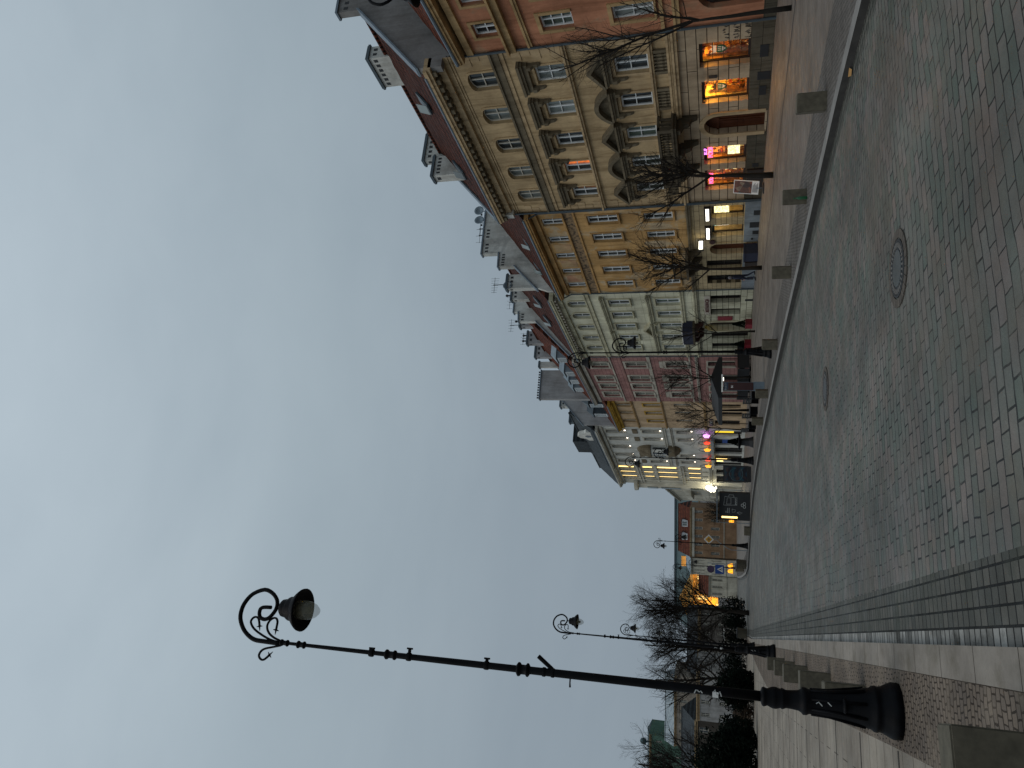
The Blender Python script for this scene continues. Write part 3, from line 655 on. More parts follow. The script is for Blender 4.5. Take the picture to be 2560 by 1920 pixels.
    for x in (a+.12,(a+t)/2+.12):
        for z0,z1 in ((.35,1.0),(1.15,2.1)): k.box(x,x+.44,-.33,-.30,z0,z1)
    k.build('door_panels',M['wood'],dr)
    # shops
    A=(1,.50,.07)
    w1=shop(b,gf[0],M['shop_brown'],16,A,bars=(.52,.74),seed=3); w2=shop(b,gf[1],M['shop'],60,A,bars=(.48,.70),seed=4); w3=shop(b,gf[3],M['shop_brown'],24,A,bars=(.55,),seed=8); w4=shop(b,gf[4],M['shop_brown'],20,A,bars=(.55,),hbars=(.5,),seed=11)
    for w,o,cr in ((w1,gf[0],0),(w2,gf[1],1)):
        x=(o[0]+o[1])/2+.02; z=2.18; y=-.325
        mb=MB(); sh=[(x-.22,z+.17),(x+.22,z+.17),(x+.22,z-.04),(x+.15,z-.19),(x,z-.27),(x-.15,z-.19),(x-.22,z-.04)]; mb.prism([(p,y,q) for p,q in sh],(0,.006,0)); mb.build('shield_decal',M['green_shield'],w)
        k=MB(); cp=[(x-.2,z+.20),(x+.2,z+.20),(x+.24,z+.45),(x+.12,z+.33),(x,z+.48),(x-.12,z+.33),(x-.24,z+.45)]; k.prism([(p,y,q) for p,q in cp[::-1]],(0,.006,0)); k.build('crown_decal',M['whitep'] if not cr else M['plinth_dark'],w)
        t=MB(); 
        for i in range(3): t.box(x-.13+.1*i,x-.10+.1*i,y+.007,y+.012,z-.02,z+.13)
        t.prism([(x-.14,y+.007,z-.06),(x+.14,y+.007,z-.06),(x,y+.007,z-.2)],(0,.005,0)); t.build('shield_emblem',M['whitep'],w)
    # neon signs and light boxes hung in the two far windows
    text('POLSKI',.34,M['pink_neon'],w3,(8.86,-.30,2.72),name='neon_lettering',bold=.012); text('SKLEP',.2,M['magenta_neon'],w3,(8.86,-.30,2.98),name='neon_lettering',bold=.008)
    m=MB(); m.box(8.35,9.2,-.30,-.27,1.25,1.85); m.build('menu_lightbox',M['menu_lit'],w3)
    m=MB(); m.box(8.25,8.6,-.43,-.40,1.9,2.5); m.build('amber_panel',M['yellow_lit'],w3)
    text('POLSKI',.3,M['pink_neon'],w4,(11.3,-.30,2.72),name='neon_lettering',bold=.012)
    m=MB(); 
    for k in range(3): m.lathe([(.04,0),(.09,.05),(.10,.2),(.05,.3)],8,(10.55,-.42,1.35+k*.42))
    m.build('shop_lamps',M['menu_lit'],w4)
    # dark stall-riser under the far shop window, scribbled tags on the near pier
    b.box('shop_step',M['frame_dark'],(10.15,11.95,-.05,.16,-.02,.86))
    random.seed(5); g=MB()
    for r_,z in enumerate((1.05,1.5,1.95)):
        x=.10
        while x<.86:
            w_=random.uniform(.10,.17); n=7; pts=[(x+random.uniform(0,w_),.012,z+random.uniform(-.13,.17)) for _ in range(n)]; g.tube(pts,.012,4); x+=w_+.03
    g.build('graffiti',M['black'],b.e)
    # roof, gable coping wall, chimneys
    rf=b.roof(.62,15.50,3.9,19.45,M['tile'],s0=.38)
    b.firewall(.004,.36,[(-.45,15.72),(3.75,19.55),(3.75,20.7),(4.7,20.75),(4.7,14.0),(.02,14.0),(.02,14.6),(-.45,14.6)],M['gablewall'],[(3.9,20.2,.16,.22),(4.25,20.2,.16,.22)])
    b.chimney(rf,3.1,5.3,-4.5,-3.7,18.4,20.45,M['firewall'],2)
    c=b.chimney(rf,11.6,12.1,-5.4,-3.4,17.6,20.5,M['firewall'],5,0); b.chimney(rf,11.3,12.0,-3.4,-1.95,16.8,19.6,M['firewall'],5)
    b.firewall(L-.40,.36,[(-.4,15.62),(3.9,19.62),(3.9,14.5),(-.4,14.5)],M['firewall'])
    b.skylight(rf,3.9,1.0,16.9,.8,1.2,.87); b.skylight(rf,9.9,1.1,16.95,.8,1.2,.87)
    dp=MB(); dp.tube([(L-.06,.14,0),(L-.06,.14,14.7),(L-.06,.6,15.3)],.055,8); dp.build('downpipe',M['darkzinc'],b.e)
    return b

def b_yellow():
    b=Bld('ochre_building','peeling ochre yellow tenement with a carved dark frieze under its top windows',PT[1],PT[2]); L=b.L
    XC=[1.33,3.5,5.7,7.92,10.1]
    f4=[(x-.43,x+.43,11.74,13.1) for x in XC]; f3=[(x-.56,x+.52,8.30,10.2) for x in XC]; f2=[(x-.52,x+.50,5.0,6.73) for x in XC]
    gf=[(.6,1.85,.88,2.75,0,.42),(2.74,4.0,.88,2.75,0,.42),(4.97,6.22,.05,2.92,.5,.44),(7.18,8.3,.88,3.14,0,.3),(9.3,10.5,.88,3.14,0,.3)]
    b.wall(4.1,13.8,f4+f3+f2,M['yellow']); b.wall(-.5,4.1,gf,M['yellow_gf'],'ground_floor')
    for o in f4: b.window(o,M['frame'],M['glass'],2,2,.07,sill=(.1,.09,M['yellow_trim']))
    for i,o in enumerate(f3): b.surround(o,.10,.05,M['yellow_trim']); b.window(o,M['frame'],M['glass'],2,3,.085,sill=(.14,.12,M['yellow_trim']))
    for o in f2:
        b.surround(o,.12,.06,M['yellow_trim']); b.window(o,M['frame'],M['glass'],2,3,.085,sill=(.14,.12,M['yellow_trim']))
        b.box('apron_panel',M['yellow_trim'],(o[0]+.02,o[1]-.02,-.05,.03,7.05,8.05)); b.box('apron_panel',M['yellow'],(o[0]+.02,o[1]-.02,-.05,.025,4.3,4.8))
    for x in (2.4,4.6,6.8,9.0): b.box('frieze_panel',M['faded_panel'],(x-.5,x+.5,-.05,.02,11.85,12.95)) if x!=2.4 else None
    b.band(11.02,11.58,.04,M['yellow_frieze'],'carved_frieze'); b.band(11.58,11.68,.10,M['yellow_trim'],ledge=.04); b.band(10.90,11.02,.08,M['yellow_trim'])
    b.band(3.98,4.2,.14,M['cream_dark'],ledge=.06); b.cornice(13.25,13.92,.58,M['yellow_trim'])
    b.band(-.5,.86,.06,M['plinth_blue'],'plinth',s1=4.85); b.box('plinth',M['plinth_blue'],(6.34,L-.01,-.1,.06,-.5,.86))
    b.basement([(1.2,1.7,.0,.36),(2.5,3.1,.0,.55),(3.5,3.9,.0,.36),(4.35,4.55,.3,.42),(9.6,10.0,.1,.5)],.07)
    w1=shop(b,gf[0],M['shop_dim'],7,(1,.66,.18),bars=(),seed=21,goods=False); w2=shop(b,gf[1],M['shop_dim'],5,(1,.72,.32),bars=(),seed=22,goods=False)
    m=MB(); m.box(.75,1.75,-.30,-.27,1.75,2.6); m.build('yellow_menu_lightbox',M['menu_lit'],w1); 
    m=MB(); m.box(2.98,3.2,-.30,-.27,1.75,2.55); m.build('white_tube_light',M['white_lit'],w2); m=MB(); m.box(2.98,3.2,-.30,-.27,2.4,2.62); m.build('cyan_tube_light',M['cyan_lit'],w2)
    for x0,x1 in ((.55,2.02),(2.72,4.2)):
        m=MB(); m.box(x0,x1,-.02,.14,2.80,3.18); s_=m.build('shop_sign',M['frame_dark'],b.e); m=MB(); m.box(x0+.10,x1-.08,.10,.155,2.9,3.08); m.build('sign_light',M['white_lit'],s_)
    m=MB(); m.box(4.2,4.34,.12,.85,3.24,3.64); s_=m.build('hanging_sign',M['black'],b.e); m=MB(); m.box(4.19,4.35,.20,.78,3.32,3.56); m.build('sign_light',M['white_lit'],s_); text('BAR',.15,M['greyblue'],s_,(4.18,.48,3.42),Matrix(((0,0,-1),(-1,0,0),(0,1,0))),ext=.004)
    point('sign_glow',b.W(4.0,.6,3.45),5,(1,.8,.35),.15)
    m=MB(); m.lathe([(.01,-.02),(.26,-.02),(.26,.02),(.01,.02)],12,(0,0,0)); mm=m.build('oval_sign',M['maroon'],b.e); mm.rotation_euler=(pi/2,0,0); mm.location=(4.65,.06,2.75); mm.scale=(1,.7,1)
    o=gf[2]; a,t,c,e=o[:4]; b.surround(o,.16,.06,M['yellow_gf'],'door_surround')
    mb=MB(); n=10; mb.prism([(t,-.38,c),(a,-.38,c)]+[(a+(t-a)*(1-cos(pi*k/n))/2,-.38,e-.5+.5*sin(pi*k/n)) for k in range(n+1)],(0,.06,0)); dr=mb.build('door',M['wood'],b.e)
    k=MB()
    for i in range(4): k.box(a+.14,a+.56,-.325,-.315,1.0+.36*i,1.26+.36*i)
    k.build('door_lights',M['lit_orange'],dr)
    for o in gf[3:]: b.window(o,M['frame_dark'],M['dark_in'],1,2,.07,name='shop_window')
    # balcony with iron railing, stone coloured dark to stand in for shade
    mb=MB(); mb.box(5.25,8.1,-.05,.95,4.28,4.44); bal=mb.build('balcony',M['balcony_shade'],b.e); m=MB()
    for i in range(23): x=5.3+i*.125; m.box(x-.012,x+.012,.88,.905,4.44,5.25)
    m.box(5.27,8.08,.87,.92,5.22,5.28); m.box(5.27,8.08,.87,.92,4.78,4.82)
    for x in (5.28,8.06):
        m.box(x-.015,x+.015,0,.9,5.22,5.27)
        for i in range(6): m.box(x-.012,x+.012,.1+.13*i,.125+.13*i,4.44,5.22)
    m.build('balcony_railing',M['iron'],bal)
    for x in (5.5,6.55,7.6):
        k=MB(); pf=[(.85,4.28),(.85,4.05),(.5,3.9),(.35,3.6),(.12,3.45),(-.05,3.4),(-.05,4.28)]; k.prism([(x,y,z) for y,z in pf],(.24,0,0)); k.build('balcony_console',M['balcony_shade'],bal)
    rf=b.roof(.5,13.98,6.8,19.75,M['tile'],s0=.02)
    for x,dp in ((1.3,1.0),(5.6,1.0),(9.4,1.0)): b.skylight(rf,x,dp,14.98,.7,1.1,.79)
    b.firewall(L-.24,.48,[(.15,14.9),(.45,15.75),(2.4,17.75),(2.4,19.05),(3.62,19.1),(3.62,20.55),(8.4,20.62),(8.4,14),(.15,14)],M['firewall'],[(2.5+.22*i,18.62,.12,.24) for i in range(5)]+[(3.75+.3*i,20.08,.14,.26) for i in range(3)]+[(5.05+.3*i,20.1,.14,.26) for i in range(3)]+[(7.4+.3*i,20.1,.14,.26) for i in range(2)])
    for x in (.08,L-.08):
        dp=MB(); dp.tube([(x,.12,0),(x,.12,13.1),(x,.5,13.8)],.05,8); dp.build('downpipe',M['darkzinc'],b.e)
    return b

def dish(parent_b,x,y,z,r,name='satellite_dish',label='',ang=0):
    e=empty(name,parent_b.W(x,y,z),parent_b.e.rotation_euler.z+pi+ang,label,'satellite dish','satellite dishes on the chimneys')
    mb=MB(); n=18; prof=[(0.02,0),(r*.35,.02),(r*.7,.07),(r,.15),(r*.98,.165),(r*.65,.09),(0.02,.02)]; mb.lathe(prof,n); d=mb.build('dish',M['zinc'],e,True); d.rotation_euler=(0,pi/2,0); d.rotation_euler=(pi/2,0,pi/2); 
    m=MB(); m.tube([(0,0,-r-.5),(0,0,0)],.03,6); m.tube([(0,0,-r*.6),(-.5,0,-.05)],.02,5); m.box(-.56,-.46,-.05,.05,-.08,.05); m.build('dish_arm',M['iron'],e); return e
def antenna(b,x,y,z,h,label,yag=True,n=7):
    e=empty('roof_antenna',b.W(x,y,z),b.e.rotation_euler.z,label,'antenna','antennas on the chimneys'); mb=MB(); mb.tube([(0,0,0),(0,0,h)],.028,5); mb.build('mast',M['iron'],e)
    if yag:
        m=MB(); m.tube([(-.1,-.6,h-.12),(.0,.7,h-.12)],.016,4)
        for i in range(n):
            yy=-.55+1.2*i/(n-1); w=.34-.02*i; m.tube([(0,yy,h-.12-w),(0,yy,h-.12+w)],.011,4)
        m.build('aerial',M['iron'],e)
    return e

def b_green():
    b=Bld('sage_building','pale sage building with one small triangular pediment over its middle window',PT[2],PT[3]); L=b.L
    X4=[1.33,3.52,5.86,8.16,10.42]; X3=[1.2,3.43,5.72,8.03,10.34]
    f4=[(x,x+.98,12.3,13.76,.32) for x in X4]; f3=[(x,x+1.18,8.94,10.55) for x in X3]; f2=[(x,x+1.16,5.22,7.0) for x in X3]
    gf=[(1.05,2.3,.85,3.0,0,.42),(3.35,4.35,.85,3.0,0,.42),(5.72,7.45,.05,3.55,1.0,.5),(7.96,9.2,.12,2.99,0,.3),(10.2,11.42,.12,2.98,0,.3)]
    b.wall(11.4,14.5,f4,M['green_plain']); b.wall(4.12,11.4,f3+f2,M['green'],'rusticated_wall'); b.wall(-.5,4.12,gf,M['green_gf'],'ground_floor')
    for o in f4: b.surround(o,.13,.06,M['green_trim']); b.window(o,M['frame'],M['glass'],2,2,.06); b.box('keystone',M['green_trim'],((o[0]+o[1])/2-.05,(o[0]+o[1])/2+.05,-.05,.05,13.9,14.35))
    for i,o in enumerate(f3): b.surround(o,.14,.07,M['green_trim']); b.window(o,M['frame'],M['glass'] if i!=2 else M['glass_green'],2,2,.085,sill=(.16,.1,M['green_trim']))
    for i,o in enumerate(f2): b.surround(o,.14,.07,M['green_trim']); b.window(o,M['frame'],M['glass_green'],2,2,.085)
    b.hood(.62,6.95,10.84,11.16,.32,M['green_trim'],consoles=False); b.hood(7.15,12.3,10.84,11.16,.32,M['green_trim'],consoles=False)
    b.hood(.62,5.42,7.36,7.70,.30,M['green_trim'],consoles=False); b.hood(5.42,7.85,7.40,7.72,.34,M['green_trim'],cz=.5); b.hood(7.85,12.2,7.36,7.70,.30,M['green_trim'],consoles=False); b.pediment(5.35,7.92,7.72,8.36,.36,M['green_trim'],tymp=M['green_trim'])
    b.band(11.9,12.26,.10,M['green_trim'],ledge=.06); b.band(4.92,5.16,.12,M['green_trim'],ledge=.06); b.band(3.98,4.2,.14,M['green_trim'],ledge=.06)
    b.cornice(14.05,14.85,.62,M['green_trim'],M['pink_trim'],step=.55,dw=.2)
    b.band(-.5,.85,.05,M['green_gf'],'plinth',s1=5.6); b.basement([(1.7,2.0,.0,.55)],.06)
    for o in gf[:2]: b.window(o,M['frame_dark'],M['dark_in'],1,2,.08,name='shop_window')
    for o in gf[3:]: b.window(o,M['frame_dark'],M['dark_in'],1,2,.08,name='shop_window')
    m=MB(); m.box(1.1,1.6,-.28,-.26,1.95,2.4); m.build('red_display',M['red'],b.e)
    o=gf[2]; b.surround(o,.16,.08,M['green_trim'],'door_surround'); a,t,c,e=o[:4]; n=10
    mb=MB(); mb.prism([(t,-.56,c),(a,-.56,c)]+[(a+(t-a)*(1-cos(pi*k/n))/2,-.56,e-1.0+1.0*sin(pi*k/n)) for k in range(n+1)],(0,.05,0)); dr=mb.build('door',M['frame_dark'],b.e)
    k=MB(); k.prism([(a+.95,-.50,2.35),(a+.25,-.50,2.35),(a+.30,-.50,2.75),(a+.6,-.50,3.18),(a+.95,-.50,3.3)],(0,.006,0)); k.build('fanlight',M['yellow_lit'],dr)
    k=MB(); k.box(a+.3,a+.7,-.51,-.5,1.3,2.15); k.build('door_light',M['lit_orange'],dr)
    m=MB(); m.box(1.0,4.3,-.02,.05,3.02,3.46); s_=m.build('shop_sign',M['pink_trim'],b.e); text('RESTAURACJA',.36,M['darkred'],s_,(2.65,.06,3.24),name='sign_lettering',bold=.008)
    m=MB(); m.box(4.74,5.42,-.02,.06,1.4,2.5); m.build('red_menu_board',M['red'],b.e)
    # balcony with a dark cloth front
    mb=MB(); mb.box(5.5,8.2,-.05,.98,4.25,4.42); bal=mb.build('balcony',M['balcony_shade'],b.e); m=MB(); m.box(5.52,8.18,.90,.94,4.42,5.2); m.box(5.52,5.56,0,.90,4.42,5.2); m.box(8.14,8.18,0,.90,4.42,5.2); m.build('balcony_cloth',M['coat'],bal)
    m=MB(); m.box(5.5,8.2,.88,.97,5.2,5.26); m.box(5.5,5.57,0,.88,5.2,5.26); m.build('balcony_rail',M['whitep'],bal)
    for x in (5.7,6.8,7.8):
        k=MB(); pf=[(.8,4.25),(.8,4.0),(.45,3.85),(.3,3.6),(-.05,3.55),(-.05,4.25)]; k.prism([(x,y,z) for y,z in pf],(.24,0,0)); k.build('balcony_console',M['maroon'],bal)
    rf=b.roof(.52,14.9,5.0,19.85,M['tile'],s0=.02)
    for x in (3.9,7.7): b.skylight(rf,x,1.1,16.4,.7,1.1,.9)
    b.chimney(rf,.2,.7,-1.9,-.7,15.9,18.3,M['firewall'],3,0); b.chimney(rf,9.0,9.5,-5.0,-4.0,19.0,20.6,M['firewall'],2,1)
    b.firewall(L-.24,.48,[(.10,15.7),(3.5,19.2),(3.5,20.85),(4.5,20.95),(4.5,21.45),(7.7,21.5),(7.7,14),(.1,14)],M['firewall'],[(3.62+.28*i,20.42,.14,.26) for i in range(3)]+[(6.2+.4*i,20.9,.2,.26) for i in range(2)])
    dp=MB(); dp.tube([(L-.06,.12,0),(L-.06,.12,14.0),(L-.06,.5,14.7)],.05,8); dp.build('downpipe',M['darkzinc'],b.e)
    return b

def dormer(b,roof,x0,x1,y,z0,z1,zr,back,matw,matr,win=True,nx=4,lit=None):
    """gabled or hipped roof dormer with a white window"""
    mb=MB(); mb.box(x0,x1,-back,y,z0,z1); d=mb.build('dormer',matw,roof); m=(x0+x1)/2; r=MB()
    r.face([(x0-.12,y+.15,z1),(m,y-.5,zr),(m,-back-.6,zr),(x0-.12,-back-.6,z1)]); r.face([(x1+.12,y+.15,z1),(m,y-.5,zr),(m,-back-.6,zr),(x1+.12,-back-.6,z1)]); r.face([(x0-.12,y+.15,z1),(x1+.12,y+.15,z1),(m,y-.5,zr)]); r.face([(x0-.12,y+.15,z1-.01),(x1+.12,y+.15,z1-.01),(x1+.12,-back,z1-.01),(x0-.12,-back,z1-.01)]); r.build('dormer_roof',matr,d)
    w=MB(); w.box(x0+.12,x1-.12,y-.02,y+.03,z0+.15,z1-.1); w.build('dormer_window',M['frame'],d)
    g=MB(); n=nx; W=(x1-x0-.36)/n
    for i in range(n): g.box(x0+.18+W*i+.03,x0+.18+W*(i+1)-.03,y-.01,y+.036,z0+.24,z1-.2)
    g.build('dormer_panes',M['glass_pale'],d); return d

def b_pink():
    b=Bld('pink_building','dusky pink building with white window surrounds and grey zinc dormers',PT[3],PT[4]); L=b.L
    X=[(1.5,2.95),(5.25,6.75),(7.65,9.1),(10.2,11.7)]
    f4=[(a,c,12.45,14.1) for a,c in X]; f3=[(a,c,8.93,10.84) for a,c in X]; f2=[(a,c,5.25,7.15) for a,c in X]
    gf=[(1.5,2.6,1.05,3.4,0,.3),(5.2,7.2,.1,3.3,0,.3),(8.3,9.7,.1,3.3,0,.3),(10.7,12.1,.1,3.3,0,.3)]
    b.wall(4.35,15.1,f4+f3+f2,M['pink']); b.wall(-.5,4.35,gf,M['pink'],'ground_floor')
    for fl in (f4,f3):
        for i,o in enumerate(fl): b.surround(o,.20,.07,M['pink_trim']); b.window(o,M['frame_cream'],M['glass_green'],3,2,.07,sill=(.14,.16,M['pink_trim']))
    for i,o in enumerate(f2):
        b.surround(o,.24,.08,M['pink_trim']); b.window(o,M['frame_cream'],M['glass_green'],3,2,.07,sill=(.14,.16,M['pink_trim'])); b.box('overpanel',M['pink_trim'],(o[0]-.1,o[1]+.1,-.05,.06,7.42,7.75))
    b.band(12.1,12.25,.08,M['pink_trim']); b.band(8.5,8.8,.08,M['pink_trim']); b.band(11.15,11.3,.05,M['pink_band']); b.band(4.95,5.08,.06,M['pink_trim']); b.band(4.3,4.5,.14,M['pink_trim'],ledge=.05)
    b.cornice(14.7,15.5,.55,M['pink_trim'])
    for i,o in enumerate(gf): b.surround(o,.16,.06,M['pink_trim'],'shop_surround'); b.window(o,M['frame_dark'],M['dark_in'],2,2,.08,name='shop_window')
    m=MB(); m.box(2.75,3.05,-.02,.08,1.0,3.4); m.box(2.75,4.9,-.02,.07,3.45,3.6); m.build('doorway_pilaster',M['pink_trim'],b.e)
    rf=b.roof(.48,15.5,4.3,20.5,M['tile2'],s0=.26)
    for x in (1.2,5.1,7.5,10.0): dormer(b,rf,x,x+1.35,-.35,16.0,17.3,18.0,2.6,M['zinc'],M['zinc'])
    b.chimney(rf,1.9,2.5,-5.2,-3.9,19.6,21.3,M['greywall'],3,1); b.chimney(rf,6.1,6.7,-5.2,-3.8,19.8,21.6,M['greywall'],2,2); b.chimney(rf,9.4,10.0,-5.0,-3.6,19.6,21.5,M['greywall'],2,0); b.chimney(rf,11.9,12.4,-4.0,-3.4,19.0,21.6,M['firewall'],0)
    b.firewall(L-.40,.55,[(.05,21.6),(3.4,21.62),(3.4,14),(.05,14)],M['greywall'])
    pots=MB()
    for i in range(11): pots.lathe([(.07,0),(.07,.16),(.11,.18),(.11,.25)],8,(L-.12,-.25-.3*i,21.74))
    pots.build('chimney_pots',M['black'],b.e)
    return b

def b_peach():
    b=Bld('peach_building','narrow peach building with a gilded cornice and dark dormers in its red roof',PT[4],PT[5]); L=b.L
    X=[(.78,1.75),(3.5,4.45),(6.45,7.4)]
    f4=[(a,c,11.78,13.3) for a,c in X]; f3=[(a,c,8.62,10.42) for a,c in X]; f2=[(a,c,5.4,7.2) for a,c in X]; gf=[(.8,2.0,.3,3.0,0,.3),(3.4,4.9,.1,3.0,0,.3),(6.4,8.2,.3,3.0,0,.3)]
    b.wall(4.0,13.9,f4+f3+f2,M['peach']); b.wall(-.8,4.0,gf,M['peach'],'ground_floor')
    for i,o in enumerate(f4): b.surround(o,.12,.05,M['peach_trim']); b.window(o,M['frame_cream'],M['glass'],2,2,.07)
    for i,o in enumerate(f3): b.surround(o,.14,.05,M['gold']); b.window(o,M['frame_cream'],M['glass_pale'] if i<2 else M['glass'],2,2,.07)
    for i,o in enumerate(f2): b.window(o,M['frame_cream'],M['glass'],2,2,.07)
    b.band(11.55,11.72,.10,M['peach_trim'],ledge=.05); b.band(8.36,8.52,.10,M['peach_trim'],ledge=.05); b.band(3.9,4.1,.12,M['peach_trim'],ledge=.05)
    b.cornice(13.4,14.15,.62,M['gold'],M['gold'],step=.5,dw=.2)
    for o in gf: b.window(o,M['frame_dark'],M['dark_in'],2,2,.08,name='shop_window')
    m=MB(); m.box(5.9,8.4,-.02,.1,3.2,3.6); s_=m.build('shop_sign',M['frame_dark'],b.e); text('KAWA',.3,M['chalk'],s_,(7.1,.105,3.4),name='sign_lettering')
    rf=b.roof(.55,14.15,4.2,18.1,M['tile2'])
    for x in (2.1,5.6): dormer(b,rf,x,x+1.25,-.35,14.9,16.6,17.5,2.4,M['darkzinc'],M['darkzinc'],nx=2)
    b.firewall(L-.2,.4,[(.1,17.9),(.12,18.4),(3.3,21.3),(6.5,21.4),(6.5,14),(.1,14)],M['greywall'])
    return b

def b_white():
    b=Bld('off_white_building','off-white building with a stone oriel and candles in its windows',PT[5],PT[6]); L=b.L
    X=[.95,3.78,6.95,10.3,13.15]
    f4=[(x,x+1.05,13.45,15.9) for x in X]; f3=[(x,x+1.05,9.2,11.5) for x in X if x!=6.95]; f2=[(x,x+1.05,5.55,7.45) for x in X if x!=6.95]
    gf=[(.8,2.4,.0,3.1,0,.3),(3.8,6.0,-.2,3.1,0,.3),(7.0,9.4,-.2,3.1,0,.3),(10.3,12.3,-.2,3.1,0,.3),(13.2,14.8,-.2,3.1,0,.3)]
    b.wall(3.9,16.6,f4+f3+f2,M['white']); b.wall(-1.,3.9,gf,M['white'],'ground_floor')
    for fl in (f4,f3,f2):
        for o in fl:
            b.surround(o,.20,.06,M['white_trim']); w=b.window(o,M['frame_cream'],M['glass'],2,2,.06)
            c=MB(); c.lathe([(.07,0),(.08,.08),(.04,.18)],8,(o[0]+.55,-.12,o[2]+.08)); c.build('candle',M['candle'],w)
    for o in f3: b.box('overpanel',M['cream_dark'],(o[0]-.2,o[1]+.2,-.05,.08,12.1,12.7))
    # oriel: rounded stone bay
    mb=MB(); n=9
    def ring(z,rx,ry): return [(8.3+rx*cos(pi*k/n),ry*sin(pi*k/n),z) for k in range(n+1)]
    lv=[(7.3,.5,.2),(7.5,1.1,.5),(8.0,1.55,.85),(8.75,1.62,.92),(8.8,1.5,.8),(10.95,1.5,.8),(11.0,1.72,.98),(11.3,1.72,.98),(11.9,1.5,.85),(12.4,1.1,.6),(12.75,.4,.2)]
    for (z0,a0,c0),(z1,a1,c1) in zip(lv,lv[1:]):
        r0,r1=ring(z0,a0,c0),ring(z1,a1,c1)
        for k in range(n): mb.face([r0[k],r0[k+1],r1[k+1],r1[k]],1 if z0==8.8 else 0)
    orl=mb.build('oriel',[M['cream_dark'],M['white']],b.e); w=MB()
    for k in (1,3,5,7): 
        t=pi*(k+.5)/n; cx_,cy_=8.3+1.5*cos(t),.8*sin(t); w=MB(); w.box(cx_-.2,cx_+.2,cy_-.1,cy_+.06,9.1,10.7); w.build('oriel_window',M['glass'],orl)
    b.band(8.72,9.05,.10,M['white_trim'],ledge=.06); b.band(7.95,8.2,.08,M['white_trim'],ledge=.1); b.band(3.75,3.95,.10,M['white_trim'],ledge=.05)
    b.cornice(16.2,17.0,.75,M['white_trim'])
    for i,o in enumerate(gf): b.window(o,M['frame_dark'],M['dark_in'],2,2,.09,name='shop_window')
    m=MB(); m.box(.9,1.9,-.2,-.18,.9,3.0); m.build('yellow_display',M['yellow_lit'],b.e)
    m=MB(); m.box(4.0,5.8,-.2,-.18,1.2,2.2); m.build('blue_display',M['blue'],b.e)
    m=MB(); m.box(10.6,11.0,.3,.34,1.6,2.95); m.box(11.5,11.8,.3,.34,2.1,2.9); m.build('tube_lights',M['gold_lit'],b.e)
    m=MB(); m.box(3.2,15.2,-.05,.5,3.2,3.5); m.build('awning_fascia',M['greyblue'],b.e)
    # lit emblems in iron hoops above the awning
    for x,mat,nm in ((1.3,M['magenta_neon'],'purple_neon_sign'),(3.9,M['red_lit'],'red_lantern_sign'),(6.6,M['amber_lit'],'amber_lantern_sign'),(10.7,M['red_lit'],'red_lantern_sign'),(13.6,M['amber_lit'],'amber_lantern_sign')):
        s_=MB(); s_.tube([(x+.75*cos(t*pi/12),.5,4.0+1.0*sin(t*pi/12)) for t in range(13)],.03,5); h=s_.build('sign_hoop',M['iron'],b.e)
        g=MB(); rr=.62
        g.prism([(x+rr*cos(2*pi*k/10)*(1 if k%2 else .72),.44,3.98+.42*sin(2*pi*k/10)*(1 if k%2 else .72)) for k in range(10)],(0,.12,0)); g.build(nm,mat,h)
    # mansard roof and gabled dormer
    rf=b.roof(.62,17.02,1.7,20.3,M['slate'],back=20.3); 
    mb=MB(); mb.box(.02,L-.02,-9,-1.7,19.9,20.32); mb.build('upper_roof',M['slate'],rf)
    rail=MB(); 
    for i in range(44): x=.2+i*.35; rail.box(x-.03,x+.03,.35,.41,17.02,17.45)
    rail.box(.1,L-.1,.34,.42,17.42,17.48); rail.build('roof_railing',M['darkzinc'],rf)
    mb=MB(); gpts=[(2.6,17.0),(2.6,18.6),(3.2,18.9),(3.6,19.6),(4.2,19.9),(4.8,19.6),(5.2,18.9),(5.8,18.6),(5.8,17.0)]; mb.prism([(x,-.6,z) for x,z in gpts],(0,.5,0)); g=mb.build('attic_gable',M['firewall'],rf); o=MB(); o.lathe([(.01,0),(.4,0),(.4,.02),(.01,.02)],14); oo=o.build('round_window',M['glass'],g); oo.rotation_euler=(pi/2,0,0); oo.location=(4.2,-.08,18.5)
    b.chimney(rf,.6,1.5,-4.,-2.8,19.6,21.6,M['firewall'],2); b.chimney(rf,6.4,7.2,-4.,-2.8,20.,21.5,M['darkzinc'])
    mb=MB(); mb.box(9.6,14.4,-6,-1.2,18.6,21.6); mb.build('roof_block',M['slate'],rf)
    return b

